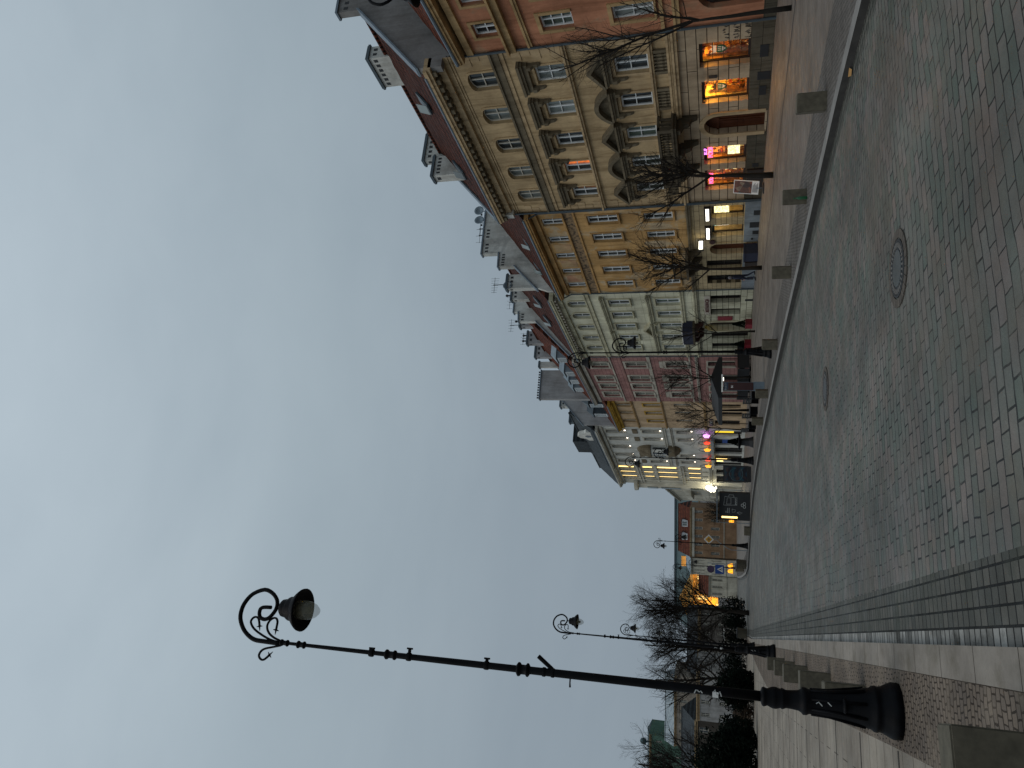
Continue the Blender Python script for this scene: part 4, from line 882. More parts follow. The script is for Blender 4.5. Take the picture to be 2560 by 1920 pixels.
def b_wing():
    b=Bld('ivory_corner_building','ivory corner building with warm lights in its tall triple windows',PT[6],PT[7]); L=b.L
    X=[.9,3.1,5.3]; F=[(13.9,16.2),(11.4,12.9),(8.1,10.9),(4.9,6.7)]; ops=[]
    for z0,z1 in F: ops+=[(x,x+1.1,z0,z1) for x in X]
    b.wall(3.8,16.9,ops,M['wing']); b.wall(-1.2,3.8,[(1,3.2,-.5,3,0,.3),(4.2,7.6,-.5,3,0,.3)],M['wing'],'ground_floor')
    for i,o in enumerate(ops):
        b.window(o,M['frame_cream'],M['glass'],2,2,.06)
        if i%3!=3: 
            m=MB(); m.box(o[0]-.18,o[0]-.04,.02,.10,o[2]+.2,o[3]-.05); t=m.build('wall_tube_light',M['gold_lit'],b.e)
    for x in (2.4,4.6,6.8): b.box('pilaster',M['wing'],(x,x+.3,-.05,.16,4.2,16.4))
    b.band(13.2,13.6,.2,M['white_trim'],ledge=.1); b.band(7.3,7.7,.2,M['white_trim'],ledge=.1); b.band(3.6,3.9,.25,M['white_trim'],ledge=.1); b.band(11.0,11.25,.12,M['white_trim'])
    b.cornice(16.2,17.0,.8,M['white_trim'],M['white_trim'],step=.7)
    rf=b.roof(.6,17.0,2.2,20.2,M['slate'],back=20.2)
    for o in ((1,3.2,-.5,3,0,.3),(4.2,7.6,-.5,3,0,.3)): b.window(o,M['frame_dark'],M['dark_in'],3,2,.09,name='shop_window')
    # rounded corner bay at the far end
    mb=MB(); n=10; c=(L-.2,-.6); lv=[(3.8,1.3),(14.2,1.3),(14.3,1.7),(14.8,1.75),(14.82,1.3)]
    for (z0,r0),(z1,r1) in zip(lv,lv[1:]):
        for k in range(n):
            t0,t1=pi*1.15*k/n-.25,pi*1.15*(k+1)/n-.25; mb.face([(c[0]+r0*cos(t0),c[1]+r0*sin(t0),z0),(c[0]+r0*cos(t1),c[1]+r0*sin(t1),z0),(c[0]+r1*cos(t1),c[1]+r1*sin(t1),z1),(c[0]+r1*cos(t0),c[1]+r1*sin(t0),z1)])
    bay=mb.build('corner_bay',M['wing'],b.e); w=MB()
    for z0,z1 in F[1:]:
        for t in (.3,1.0,1.7): x,y=c[0]+1.3*cos(t),c[1]+1.3*sin(t); w=MB(); w.box(x-.25,x+.25,y-.12,y+.05,z0,z1); w.build('bay_window',M['glass_pale'],bay)
    # cluster of bright bracket lanterns at the corner
    e=empty('lantern_cluster',b.W(L-2.2,.9,3.6),b.e.rotation_euler.z,'cluster of glaring white lanterns on the ivory corner building','lantern')
    m=MB(); m.tube([(0,-1.0,.3),(0,0,.3)],.04,6); m.tube([(0,0,.3),(1.2,0,.3)],.03,6); m.build('bracket',M['iron'],e)
    for x,z,r in ((0,.55,.34),(.3,-.05,.26),(1.2,.2,.3),(1.5,-.2,.2),(.8,.5,.22),(-.1,-.5,.16)):
        g=MB(); g.lathe([(.02,-r),(r*.7,-r*.7),(r,0),(r*.7,r*.7),(.02,r)],10,(x,0,z)); g.build('globe',M['globe_lit'],e,True)
    point('lantern_light',b.W(L-1.8,1.8,3.9),160,(1,.85,.5),.3)
    return b
M['globe_lit']=emit('globe_light',(1,.93,.72),9)
b_orange(); BC=b_cream(); BY=b_yellow(); BG=b_green(); BP=b_pink(); BE=b_peach(); BW=b_white(); BV=b_wing()
dish(BY,BY.L-.1,-7.62,21.25,.40,label='upper of two grey satellite dishes on the stepped white wall')
dish(BY,BY.L-.1,-6.72,21.14,.40,label='lower of two grey satellite dishes on the stepped white wall',ang=.15)
dish(BG,.3,-.95,18.3,.36,label='grey satellite dish on its own below the comb-shaped aerial',ang=.1)
antenna(BG,.3,-1.1,18.4,1.1,'comb-shaped aerial above the lone satellite dish')
antenna(BG,BG.L-.1,-5.6,21.5,.6,'stubby black aerial on the white wall between sage and pink buildings',True,4)
antenna(BP,2.2,-4.2,21.2,1.25,'tallest thin aerial on the first chimney of the pink building',True,5); antenna(BP,6.4,-4.5,21.7,.6,'short aerial on the middle chimney of the pink building',True,4)
antenna(BY,BY.L,-6.05,20.6,.55,'squat black aerial beside the pair of dishes',True,3)
antenna(BY,BY.L,-5.46,20.6,.5,'smallest black aerial near the step of the white wall',True,3)
# amber spill from the cream shop windows on to the pavement
for x,p in ((1.7,9),(4.05,24),(8.8,12),(11,11)):
    area('shop_spill',BC.W(x,.05,2.95),BC.W(x,.9,0),1.3,.2,p,(1,.46,.08))
area('shop_spill',BY.W(1.3,.3,2.7),BY.W(1.3,1.5,0),1.2,.15,9,(1,.75,.3)); area('shop_spill',BY.W(3.4,.3,2.7),BY.W(3.4,1.5,0),1.2,.15,9,(1,.8,.4))
# ------------------------------------------------------------------ street lamps
ARCH=[(-0.015,8.332),(-0.01,8.619),(-0.001,8.779),(0.051,8.905),(0.14,9.015),(0.277,9.099),(0.411,9.108),(0.533,9.066),(0.654,8.963),(0.729,8.78),(0.691,8.637),(0.614,8.545),(0.538,8.513),(0.459,8.52),(0.378,8.566),(0.32,8.624),(0.301,8.691),(0.323,8.759),(0.381,8.79),(0.449,8.782),(0.474,8.722),(0.48,8.605)]
S1=[(-0.005,8.335),(0.026,8.524),(0.086,8.696),(0.156,8.833),(0.238,8.905),(0.295,8.889),(0.323,8.843),(0.309,8.793),(0.261,8.765),(0.197,8.744)]
S2=[(0.022,8.341),(0.054,8.453),(0.1,8.542),(0.156,8.595),(0.22,8.614),(0.288,8.589),(0.331,8.534),(0.33,8.482),(0.288,8.454),(0.234,8.451),(0.168,8.452)]
S3=[(-0.041,8.326),(-0.074,8.447),(-0.107,8.568),(-0.145,8.63),(-0.207,8.657),(-0.252,8.628),(-0.268,8.579),(-0.243,8.534),(-0.19,8.482)]
def spl(p,n=3):
    p=[Vector((x,0,z)) for x,z in p]; out=[]
    for i in range(len(p)-1):
        a,b,c,d=p[max(0,i-1)],p[i],p[i+1],p[min(len(p)-1,i+2)]
        for k in range(n):
            t=k/n; out.append(.5*((2*b)+(c-a)*t+(2*a-5*b+4*c-d)*t*t+(3*b-a-3*c+d)*t**3))
    out.append(p[-1]); return out
def lamp_head(root,dz=0,flip=1,tip=.489,zt=8.50,curls=True):
    T=lambda q:[(v.x*flip,0,v.z+dz) for v in q]
    a=MB(); q=spl(ARCH); a.tube(T(q),[.034-.006*i/len(q) for i in range(len(q))],8); arm=a.build('scroll_arm',M['iron'],root,True)
    if curls:
        for S in (S1,S2,S3):
            m=MB(); q=spl(S); m.tube(T(q),[.017]*(len(q)-1)+[.02],6); e=q[-1]; e=(e.x*flip,0,e.z+dz)
            d=(Vector(T(q)[-1])-Vector(T(q)[-3])).normalized(); p=Vector((-d.z,0,d.x))
            for u in (d*.07,p*.05-d*-.01,-p*.05): m.tube([e,tuple(Vector(e)+u)],[.016,.004],5)
            m.build('scroll_curl',M['iron'],arm,True)
    h=MB(); h.lathe([(.012,zt-.0),(.02,zt-.02),(.022,zt-.06),(.05,zt-.07),(.10,zt-.075),(.125,zt-.10),(.135,zt-.15),(.135,zt-.19),(.16,zt-.2),(.175,zt-.225),(.18,zt-.29),(.21,zt-.31),(.27,zt-.37),(.305,zt-.415),(.312,zt-.445),(.295,zt-.44),(.24,zt-.39),(.19,zt-.36),(.15,zt-.34)],28,(tip*flip,0,dz)); head=h.build('lamp_shade',M['iron'],root,True)
    g=MB(); g.lathe([(.135,zt-.35),(.145,zt-.45),(.135,zt-.55),(.10,zt-.64),(.05,zt-.70),(.012,zt-.715)],20,(tip*flip,0,dz)); g.build('globe',M['lampglass'],head,True)
    i=MB(); i.lathe([(.09,zt-.36),(.09,zt-.44),(.055,zt-.48),(.05,zt-.56),(.02,zt-.58)],12,(tip*flip,0,dz)); i.build('bulb_holder',M['holder'],head,True)
def make_lamp(name,label,x,y,flip,lower=False,extras=0,z=None):
    e=empty(name,(x,y,gz(y) if z is None else z),0,label,'street lamp','scroll-armed street lamps')
    b=MB(); b.lathe([(.315,0),(.318,.08),(.30,.12),(.262,.19),(.25,.24),(.262,.255),(.255,.29),(.232,.32),(.226,.36),(.195,.46),(.172,.60),(.155,.76),(.146,.90),(.142,1.0),(.158,1.03),(.16,1.07),(.135,1.09),(.118,1.12),(.108,1.2),(.105,1.26),(.118,1.29),(.122,1.31),(.112,1.325),(.128,1.38),(.125,1.42),(.10,1.48),(.108,1.50),(.115,1.52),(.108,1.54),(.06,1.56)],32,(0,0,0)); b.build('base',M['iron'],e,True)
    r=MB(); 
    for k in range(8):
        t=2*pi*k/8+.2; r.tube([(.22*cos(t),.22*sin(t),.38),(.155*cos(t),.155*sin(t),.78),(.148*cos(t),.148*sin(t),.98)],[.022,.016,.014],5)
    r.lathe([(.075,-.02),(.09,.0),(.075,.02)],10,(0,-.19,.62)); r.build('base_ornament',M['iron'],e,True)
    s=MB(); s.lathe([(.062,1.55),(.058,2.2),(.054,3.2),(.050,4.55),(.046,4.7),(.044,5.6),(.040,6.5),(.032,6.62),(.029,7.4),(.026,7.9),(.024,8.1),(.022,8.36)],16); s.build('pole',M['iron'],e,True)
    for z,rr in ((4.6,.088),(6.55,.066),(7.99,.052),(8.27,.048)):
        k=MB(); h=.09 if z<7 else .07; k.lathe([(rr*.7,z-h),(rr,z-h*.8),(rr,z-h*.6),(rr*.72,z-h*.4),(rr*.72,z+h*.3),(rr,z+h*.5),(rr*1.05,z+h*.75),(rr*.7,z+h)],16); k.build('collar',M['iron'],e,True)
    lamp_head(e,0,flip)
    if lower: lamp_head(e,-2.08,-flip,curls=True)
    if extras:
        for z,xx in ((6.85,.06),(6.27,.11),(5.12,.09)):
            k=MB(); k.lathe([(.055,z-.03),(.058,z-.01),(.058,z+.01),(.055,z+.03)],12); k.box(.04,xx,-.012,.012,z-.02,z+.02); k.box(xx-.012,xx+.012,-.03,.03,z-.035,z+.035); k.build('banner_clamp',M['iron'],e)
        k=MB(); k.tube([(.045,0,4.2),(.19,-.02,4.40)],[.028,.03],8); k.lathe([(.06,4.17),(.062,4.19),(.06,4.21)],12); k.lathe([(.06,4.29),(.062,4.31),(.06,4.33)],12); k.build('flag_socket',M['iron'],e)
        k=MB(); k.tube([(-.04,0,3.95),(-.10,0,3.95),(-.155,0,3.945)],[.010,.010,.014],6); k.build('hook',M['iron'],e)
        k=MB(); k.box(-.075,-.01,-.070,-.064,2.06,2.13); k.build('sticker',M['whitep'],e)
        k=MB(); random.seed(3)
        for zz in (2.25,2.02): k.tube([(.01-.07*i+random.uniform(-.02,.02) if False else -.02+.012*random.uniform(-3,3),-.068,zz+.02*i) for i in range(6)],.007,4)
        k.tube([(-.03,-.152,.86),(.01,-.155,.9),(-.01,-.155,.93)],.006,4); k.tube([(-.02,-.155,.76),(.02,-.158,.80)],.006,4); k.build('scratches',M['chalk'],e)
    return e
make_lamp('street_lamp','nearest tall black lamp on the cobbled strip, the largest',-.30,10.45,1,extras=1)
make_lamp('street_lamp','black lamp rising behind the nearest one, clear against the sky',.72,33.3,1,extras=1)
make_lamp('street_lamp','lamp in the left row with its scroll just outside the bare treetop',1.45,56,1)
make_lamp('street_lamp','farthest lamp of the left row, lost in the bare tree branches',1.9,75.5,1)
make_lamp('street_lamp','lamp of which only the scroll and lantern reach into the frame by the roof edge',12.75,10.4,-1)
make_lamp('street_lamp','double-armed black lamp in front of the sage building',13.25,32.1,-1,True)
make_lamp('street_lamp','double-armed black lamp in front of the off-white building',14.0,54.3,-1,True)
make_lamp('street_lamp','double-armed lamp standing by the yellow diamond road sign',11.35,77.5,-1,True)
make_lamp('street_lamp','double-armed lamp standing by the blue crossing sign at the corner',12.5,106,-1,True)

make_lamp('street_lamp','tiny distant lamp standing before the low house with the red roof',13.0,163,1)
make_lamp('street_lamp','tiny distant lamp before the floodlit church front',9.2,140,1)
# ------------------------------------------------------------------ granite blocks
def granite_block(x,y,rz,label,g,w=.36,d=.36,h=.56,name='granite_block'):
    bm=bmesh.new(); bmesh.ops.create_cube(bm,size=1); bmesh.ops.scale(bm,vec=(w,d,h),verts=bm.verts); bmesh.ops.translate(bm,vec=(0,0,h/2-.01),verts=bm.verts)
    bmesh.ops.bevel(bm,geom=bm.edges[:],offset=.012,segments=2,affect='EDGES'); me=bpy.data.meshes.new(name); bm.to_mesh(me); bm.free(); me.materials.append(M['granite'])
    o=bpy.data.objects.new(name,me); COL.objects.link(o); o.location=(x,y,gz(y)); o.rotation_euler=(0,0,rz); tag(o,label,'bollard',g); return o
GL='granite block bollards along the left kerb'
granite_block(-.44,6.17,R(3),'granite block at the bottom corner, closest to the viewer',GL,.44,.34,.56)
for i,(x,y,l) in enumerate(((-.27,12.85,'granite block directly behind the nearest lamp base'),(-.13,16.75,'second granite block beyond the nearest lamp base'),(.0,21.1,'third granite block beyond the nearest lamp, half hidden by the second'),(.12,24.7,'fourth granite block in the left row beyond the lamp base'),(.25,28.6,'granite block in the left row just before the second lamp'))): granite_block(x,y,R(-2),l,GL,.42,.42,.57)
GR_='granite block bollards along the right kerb'
for x,y,l in ((11.15,13.55,'nearest granite block on the far kerb, the largest there'),(11.50,17.5,'granite block with a green bottle standing on the ground beside it'),(11.80,22.1,'granite block in front of the person in dark clothes'),(12.08,28.55,'granite block overlapping the base of the double-armed lamp'),(12.36,35.2,'granite block in front of the grey and maroon pylon'),(12.55,40.2,'granite block in front of the dark benches')): granite_block(x,y,R(-32),l,GR_,.38,.38,.58)
granite_block(11.0,66.5,R(-20),'low dark block at the foot of the chalkboard kiosk',GR_,.7,.5,.5)
# small things lying about
e=empty('bottle',(11.30,17.25,0),0,'green glass bottle standing by a granite block','bottle'); m=MB(); m.lathe([(.036,0),(.04,.02),(.04,.19),(.03,.23),(.015,.26),(.014,.32),(.017,.33)],12); m.build('bottle_body',M['bottle'],e,True)
m=MB(); m.face([(9.88,11.24,-.10),(9.97,11.30,-.07),(9.95,11.38,-.09),(9.86,11.40,-.06),(9.81,11.32,-.10)]); tag(m.build('fallen_leaf',M['leaf']),'single brown leaf lying in the far gutter','leaf')
# manholes
def manhole(x,y,r,ro,label,z=RD):
    e=empty('manhole_cover',(x,y,z),R(25),label,'manhole','manhole covers in the road')
    m=MB(); n=26
    for k in range(n):
        a,b=2*pi*k/n,2*pi*(k+.9)/n; m.prism([(r*1.03*cos(a),r*1.03*sin(a),.004),(ro*cos(a),ro*sin(a),.004),(ro*cos(b),ro*sin(b),.004),(r*1.03*cos(b),r*1.03*sin(b),.004)],(0,0,.012))
    m.build('stone_collar',plain('collar_setts',(.075,.062,.050),.9,0,.35,6),e)
    m=MB(); m.lathe([(.0,.006),(r*.98,.006),(r*.98,.018),(r*.9,.02),(r*.88,.013),(.02,.013)],32); m.build('frame',M['black'],e)
    m=MB(); m.lathe([(.0,.014),(r*.62,.014),(r*.62,.022),(.01,.022)],32); m.build('lid',plain('wet_iron_lid',(.07,.085,.095),.28,.1,.25,2),e)
    m=MB()
    for k in range(30): a=2*pi*k/30; c,s=cos(a),sin(a); m.prism([(r*.70*c-.012*s,r*.70*s+.012*c,.012),(r*.70*c+.012*s,r*.70*s-.012*c,.012),(r*.86*c+.014*s,r*.86*s-.014*c,.012),(r*.86*c-.014*s,r*.86*s+.014*c,.012)],(0,0,.012))
    m.build('rim_teeth',plain('rim_iron',(.16,.15,.14),.5,.2),e)
manhole(4.95,9.28,.38,.50,'large round iron manhole in the near road, ringed by stained setts'); manhole(5.88,16.4,.38,.48,'smaller-looking dark manhole farther along the road')

# ------------------------------------------------------------------ trees
def make_tree(name,label,x,y,h,ht,spread,seed,r0=.085,lean=(0,0),group='bare street trees',twigs=1.0,lim=9,up_=.5,z=None,levels=3,angle=(25,55),limb=.42):
    rnd=random.Random(seed); e=empty(name,(x,y,gz(y) if z is None else z),0,label,'tree',group); T=MB(); C=MB()
    def seg(mb,p,d,L,r,lev,k=5,trop=.06,wob=.16):
        pts=[Vector(p)]; rr=[r]; d=Vector(d).normalized(); dirs=[d.copy()]
        for i in range(k):
            d=(d+Vector((rnd.uniform(-wob,wob),rnd.uniform(-wob,wob),rnd.uniform(-wob*.5,wob*.5)+trop))).normalized(); pts.append(pts[-1]+d*L/k); rr.append(r*(1-.62*(i+1)/k)); dirs.append(d.copy())
        mb.tube(pts,rr,6 if lev<=1 else (4 if lev==2 else 3),cap=lev<2); return pts,rr,dirs
    def grow(p,d,L,r,lev):
        pts,rr,dirs=seg(C,p,d,L,r,lev,5 if lev<3 else 3,.09*up_*2)
        if lev>=levels: return
        n=int((3+L*3.0)*twigs) if lev==1 else int((3+L*3.2)*twigs)
        for j in range(n):
            t=.22+.75*(j+rnd.random())/n; i=min(len(pts)-2,int(t*(len(pts)-1))); f=t*(len(pts)-1)-i; q=pts[i].lerp(pts[i+1],f); dd=dirs[i]
            ax=dd.orthogonal().normalized(); ax.rotate(Matrix.Rotation(rnd.uniform(0,2*pi),3,dd)); nd_=dd.copy(); nd_.rotate(Matrix.Rotation(R(rnd.uniform(28,62)),3,ax))
            grow(q,nd_,L*rnd.uniform(.28,.52)*(1.1-.4*t),max(.0035,rr[i]*.5),lev+1)
    d=Vector((lean[0],lean[1],1)); pts,rr,dirs=seg(T,(0,0,-.1),d,ht+.1,r0,0,5,.0,.035)
    # leader and main limbs
    top=pts[-1]; lp,lr,ld=seg(C,top,dirs[-1],(h-ht)*.92,r0*.42/.42*.55,1,7,.05,.13)
    lvl=lim
    for j in range(lvl):
        t=j/lvl; i=min(len(lp)-2,int(t*.8*(len(lp)-1))); q=lp[i].lerp(lp[i+1],(t*.8*(len(lp)-1))%1)
        if j<3: q=pts[-1].lerp(pts[-2],rnd.random()*.5)
        az=2*pi*(j*.382+rnd.uniform(-.08,.08)); tilt=R(rnd.uniform(*angle)); dd=Vector((cos(az)*sin(tilt),sin(az)*sin(tilt),cos(tilt)))
        L=min(spread/max(.35,sin(tilt)),(h-q.z)*1.0)*rnd.uniform(.75,1.08)*(1-.25*t); grow(q,dd,max(.6,L),r0*limb*(1-.5*t),1)
    for j in range(int(6*twigs)):
        i=rnd.randrange(2,len(lp)-1); dd=ld[i].copy(); ax=dd.orthogonal().normalized(); ax.rotate(Matrix.Rotation(rnd.uniform(0,2*pi),3,dd)); dd.rotate(Matrix.Rotation(R(rnd.uniform(25,50)),3,ax)); grow(lp[i],dd,(h-ht)*.3,r0*.2,2)
    t_=T.build('trunk',M['bark'],e,True); C.build('branches',M['bark'],e,False); return e
make_tree('bare_tree','bare thin street tree nearest the viewer, before the terracotta building',19.6,19.3,8.0,3.1,1.9,11,.095,(0,0),lim=10)
make_tree('bare_tree','bare street tree rising before the pink neon sign of the cream building',20.0,28.65,6.6,2.7,2.0,22,.14,(.0,.03),lim=12,twigs=1.5)
make_tree('bare_tree','bare street tree standing beside the person in dark clothes',21.0,38.7,7.4,2.9,2.0,33,.13,lim=11,twigs=1.5)
make_tree('bare_tree','slender bare tree before the sage building doorway',21.5,48.5,6.6,2.6,1.8,44,.085,lim=8)
make_tree('bare_tree','bare tree with its crown over the dark cafe canopy',21.9,58.4,7.9,3.0,2.2,55,.11,lim=12,twigs=1.4)
make_tree('bare_tree','bare tree spreading before the peach building',21.9,66.8,6.8,2.5,2.2,66,.11,lim=12,twigs=1.4,angle=(35,65))
make_tree('bare_tree','bare tree beside the purple neon sign',21.4,71.5,6.3,2.5,2.1,77,.09,lim=10,twigs=1.1)
make_tree('bare_tree','scraggy bush-like tree before the orange house with the red roof',24.3,130,6.2,.8,3.2,88,.16,lim=18,angle=(30,75),group=None,twigs=1.3)
BT='big bare trees in the left square'
make_tree('big_bare_tree','widest bare tree behind the left row of lamps, the right half of the clump',5.2,80,10.8,2.0,4.6,101,.30,(-.02,0),BT,1.15,21,.35,angle=(22,68),limb=.28,levels=4)
make_tree('big_bare_tree','bare tree in the middle of the clump behind the second lamp',1.6,84,11.0,2.2,4.2,102,.30,(0,0),BT,1.15,21,.35,angle=(22,68),limb=.28,levels=4)
make_tree('big_bare_tree','bare tree of the left clump closest to the nearest lamp pole',-1.2,82,9.6,2.0,3.6,103,.26,(0,0),BT,.85,18,.35,angle=(25,70))
make_tree('big_bare_tree','bare leaning tree at the left edge above the dark hedge',-7.9,60.5,8.6,1.8,3.8,104,.24,(.06,0),BT,1.0,15,.35,angle=(25,68),limb=.34,levels=4)
make_tree('big_bare_tree','lower bare tree by the green patina building at the left edge',-9.6,66,9.0,2.0,3.4,105,.22,(0,0),BT,.95,13,.3,angle=(25,65),limb=.34,levels=4)

def leaf_bush(name,label,cat,blobs,n,size,mat,group=None,seed=1):
    rnd=random.Random(seed); e=empty(name,blobs[0][0],0,label,cat,group); o=Vector(blobs[0][0]); mb=MB()
    for (c,rad) in blobs:
        c=Vector(c)-o
        for i in range(int(n)):
            d=Vector((rnd.gauss(0,1),rnd.gauss(0,1),rnd.gauss(0,1))).normalized(); k=rnd.random()**.35*(1+.16*sin(7*d.x+seed)+.14*sin(9*d.y+3*d.z))
            p=c+Vector((d.x*rad[0]*k,d.y*rad[1]*k,d.z*rad[2]*k))
            if p.z+o.z<gz(o.y): continue
            u=Vector((rnd.gauss(0,1),rnd.gauss(0,1),rnd.gauss(0,1))).normalized(); v=u.orthogonal().normalized(); s=size*rnd.uniform(.5,1.3)
            mb.face([p-u*s,p+v*s*.5,p+u*s,p-v*s*.5])
    mb.build('foliage',mat,e)
    t=MB()
    for (c,rad) in blobs: 
        c=Vector(c)-o
        for k in range(5): t.tube([(c.x,c.y,gz(o.y)-o.z),(c.x+rnd.uniform(-.6,.6)*rad[0],c.y+rnd.uniform(-.6,.6)*rad[1],c.z+rad[2]*.4)],[.06,.015],5)
    t.build('stems',M['bark'],e); return e
HB='dark evergreen bushes on the left square'
leaf_bush('evergreen_bush','rounded dark evergreen bush behind the nearest lamp pole','bush',[((-1.55,58.8,1.25),(1.15,1.1,1.5)),((-1.0,59,.8),(.9,.9,1.0))],4200,.11,M['evergreen'],HB,3)
leaf_bush('evergreen_bush','large dark evergreen hedge mass at the left edge','bush',[((-5.6,53,1.8),(1.7,1.4,2.1)),((-4.2,52.6,1.2),(1.2,1.1,1.3)),((-7.8,54,1.6),(2.0,1.4,2.0))],4600,.12,M['evergreen'],HB,8)
leaf_bush('evergreen_bush','low brownish shrubs between the two dark evergreens','bush',[((-2.9,60,.5),(1.0,.8,.75)),((-4.2,60,.6),(.9,.8,.8))],1500,.09,plain('brown_shrub_leaf',(.055,.035,.02),.9),HB,9)
leaf_bush('evergreen_bush','dark shrub clump in front of the clump of bare trees','bush',[((2.6,86,.8),(2.6,1.2,1.6)),((5.6,90,.8),(2.0,1.2,1.7)),((-.5,88,.9),(1.8,1.0,1.6))],2600,.13,M['evergreen'],HB,10)

# ------------------------------------------------------------------ things on the right pavement
def ticket_pylon():
    e=empty('ticket_pylon',(13.83,38.25,0),R(-20),'grey pylon with a maroon front panel and a flat white roof','ticket machine')
    m=MB(); m.box(-.24,.24,-.22,.62,0,.5); m.build('plinth',M['greyblue'],e)
    m=MB(); m.box(-.22,.22,-.20,.60,.5,2.02); m.build('body',M['greyblue'],e)
    m=MB(); m.box(-.20,.20,-.222,-.19,.55,1.80); m.build('front_panel',M['maroon'],e); m=MB(); m.box(-.20,.20,-.222,-.19,1.81,2.03); h=m.build('header',plain('navy_header',(.02,.035,.07),.4),e)
    text('BILETY',.13,M['chalk'],h,(0,-.225,1.92),Matrix(((1,0,0),(0,0,-1),(0,1,0))),ext=.003); text('N',.15,M['whitep'],e,(-.02,-.225,1.6),Matrix(((1,0,0),(0,0,-1),(0,1,0))),name='panel_mark',ext=.003,bold=.006)
    m=MB(); m.box(-.30,.62,-.28,.68,2.06,2.14); m.build('roof_slab',M['whitep'],e); m=MB(); m.box(.28,.46,-.2,-.1,2.02,2.055); m.build('roof_light',M['white_lit'],e)
ticket_pylon()
def ad_case():
    e=empty('poster_case',(14.6,61.0,gz(61)),R(-18),'dark poster case with a swirl of blue in its picture','poster case')
    m=MB(); m.box(-.62,.62,-.10,.10,0,.2); m.build('foot',M['black'],e); m=MB(); m.box(-.66,.66,-.12,.12,.2,2.16); c=m.build('case',M['black'],e); m=MB(); m.box(-.56,.56,-.13,-.10,.34,2.04); m.build('poster',M['poster'],e)
    m=MB(); m.tube([(.42*cos(t*.2)*(1+.02*t),-.134,1.15+.5*sin(t*.2)) for t in range(28)],.012,4); m.build('poster_drawing',plain('poster_teal',(.02,.12,.15),.4),e)
ad_case()
def chalk_kiosk():
    e=empty('chalkboard_kiosk',(12.85,65.6,gz(65)),R(-20),'black kiosk wall chalked with a beer mug and pretzel','kiosk')
    m=MB(); m.box(-1.15,1.15,-.06,.9,0,2.5); m.build('wall',M['black'],e); F_=-.075
    c=MB(); Z=lambda x,z:(x,F_,z)
    for p in ([(.10,2.15),(.85,2.05),(.75,1.05),(.15,1.05),(.10,2.15)],[(.2,1.9),(.75,1.85),(.72,1.55),(.22,1.55),(.2,1.9)],[(.82,1.3),(1.0,1.35),(1.0,1.7),(.84,1.75)]): c.tube([Z(*q) for q in p],.016,4)
    for k in range(9): c.tube([Z(.18+.06*k,1.08+.03*(k%3)),Z(.22+.06*k,1.22-.03*(k%2))],.018,4)
    for cx_,cz_ in ((.15,.62),(.02,.45),(.28,.45)): c.tube([Z(cx_+.12*cos(t*pi/6),cz_+.10*sin(t*pi/6)) for t in range(13)],.02,4)
    for z,w in ((1.95,.18),(1.82,.42),(1.69,.42)): c.box(-.55,-.55+w,F_-.004,F_+.01,z-.02,z+.02)
    c.tube([Z(-.2,1.45),Z(-.5,1.45),Z(-.42,1.2),Z(-.28,1.15),Z(-.2,1.45)],.014,4); c.tube([Z(-.5,1.05),Z(-.62,.85),Z(-.5,.62),Z(-.42,.85),Z(-.5,1.05)],.014,4)
    c.build('chalk_drawing',M['chalk'],e)
    m=MB(); m.box(-.98,-.84,-.08,-.05,1.02,2.3); m.build('light_strip',M['gold_lit'],e); m=MB(); m.box(-1.45,-1.2,.3,.32,1.3,1.7); m.build('amber_light_panel',M['amber_lit'],e)
    m=MB(); m.box(-1.35,1.5,-.5,1.2,2.66,2.72); m.build('awning',M['greyblue'],e)
    for x in (-1.3,1.45):
        m=MB(); m.tube([(x,-.45,0),(x,-.45,2.66)],.025,6); m.build('post',M['greyblue'],e)
chalk_kiosk()
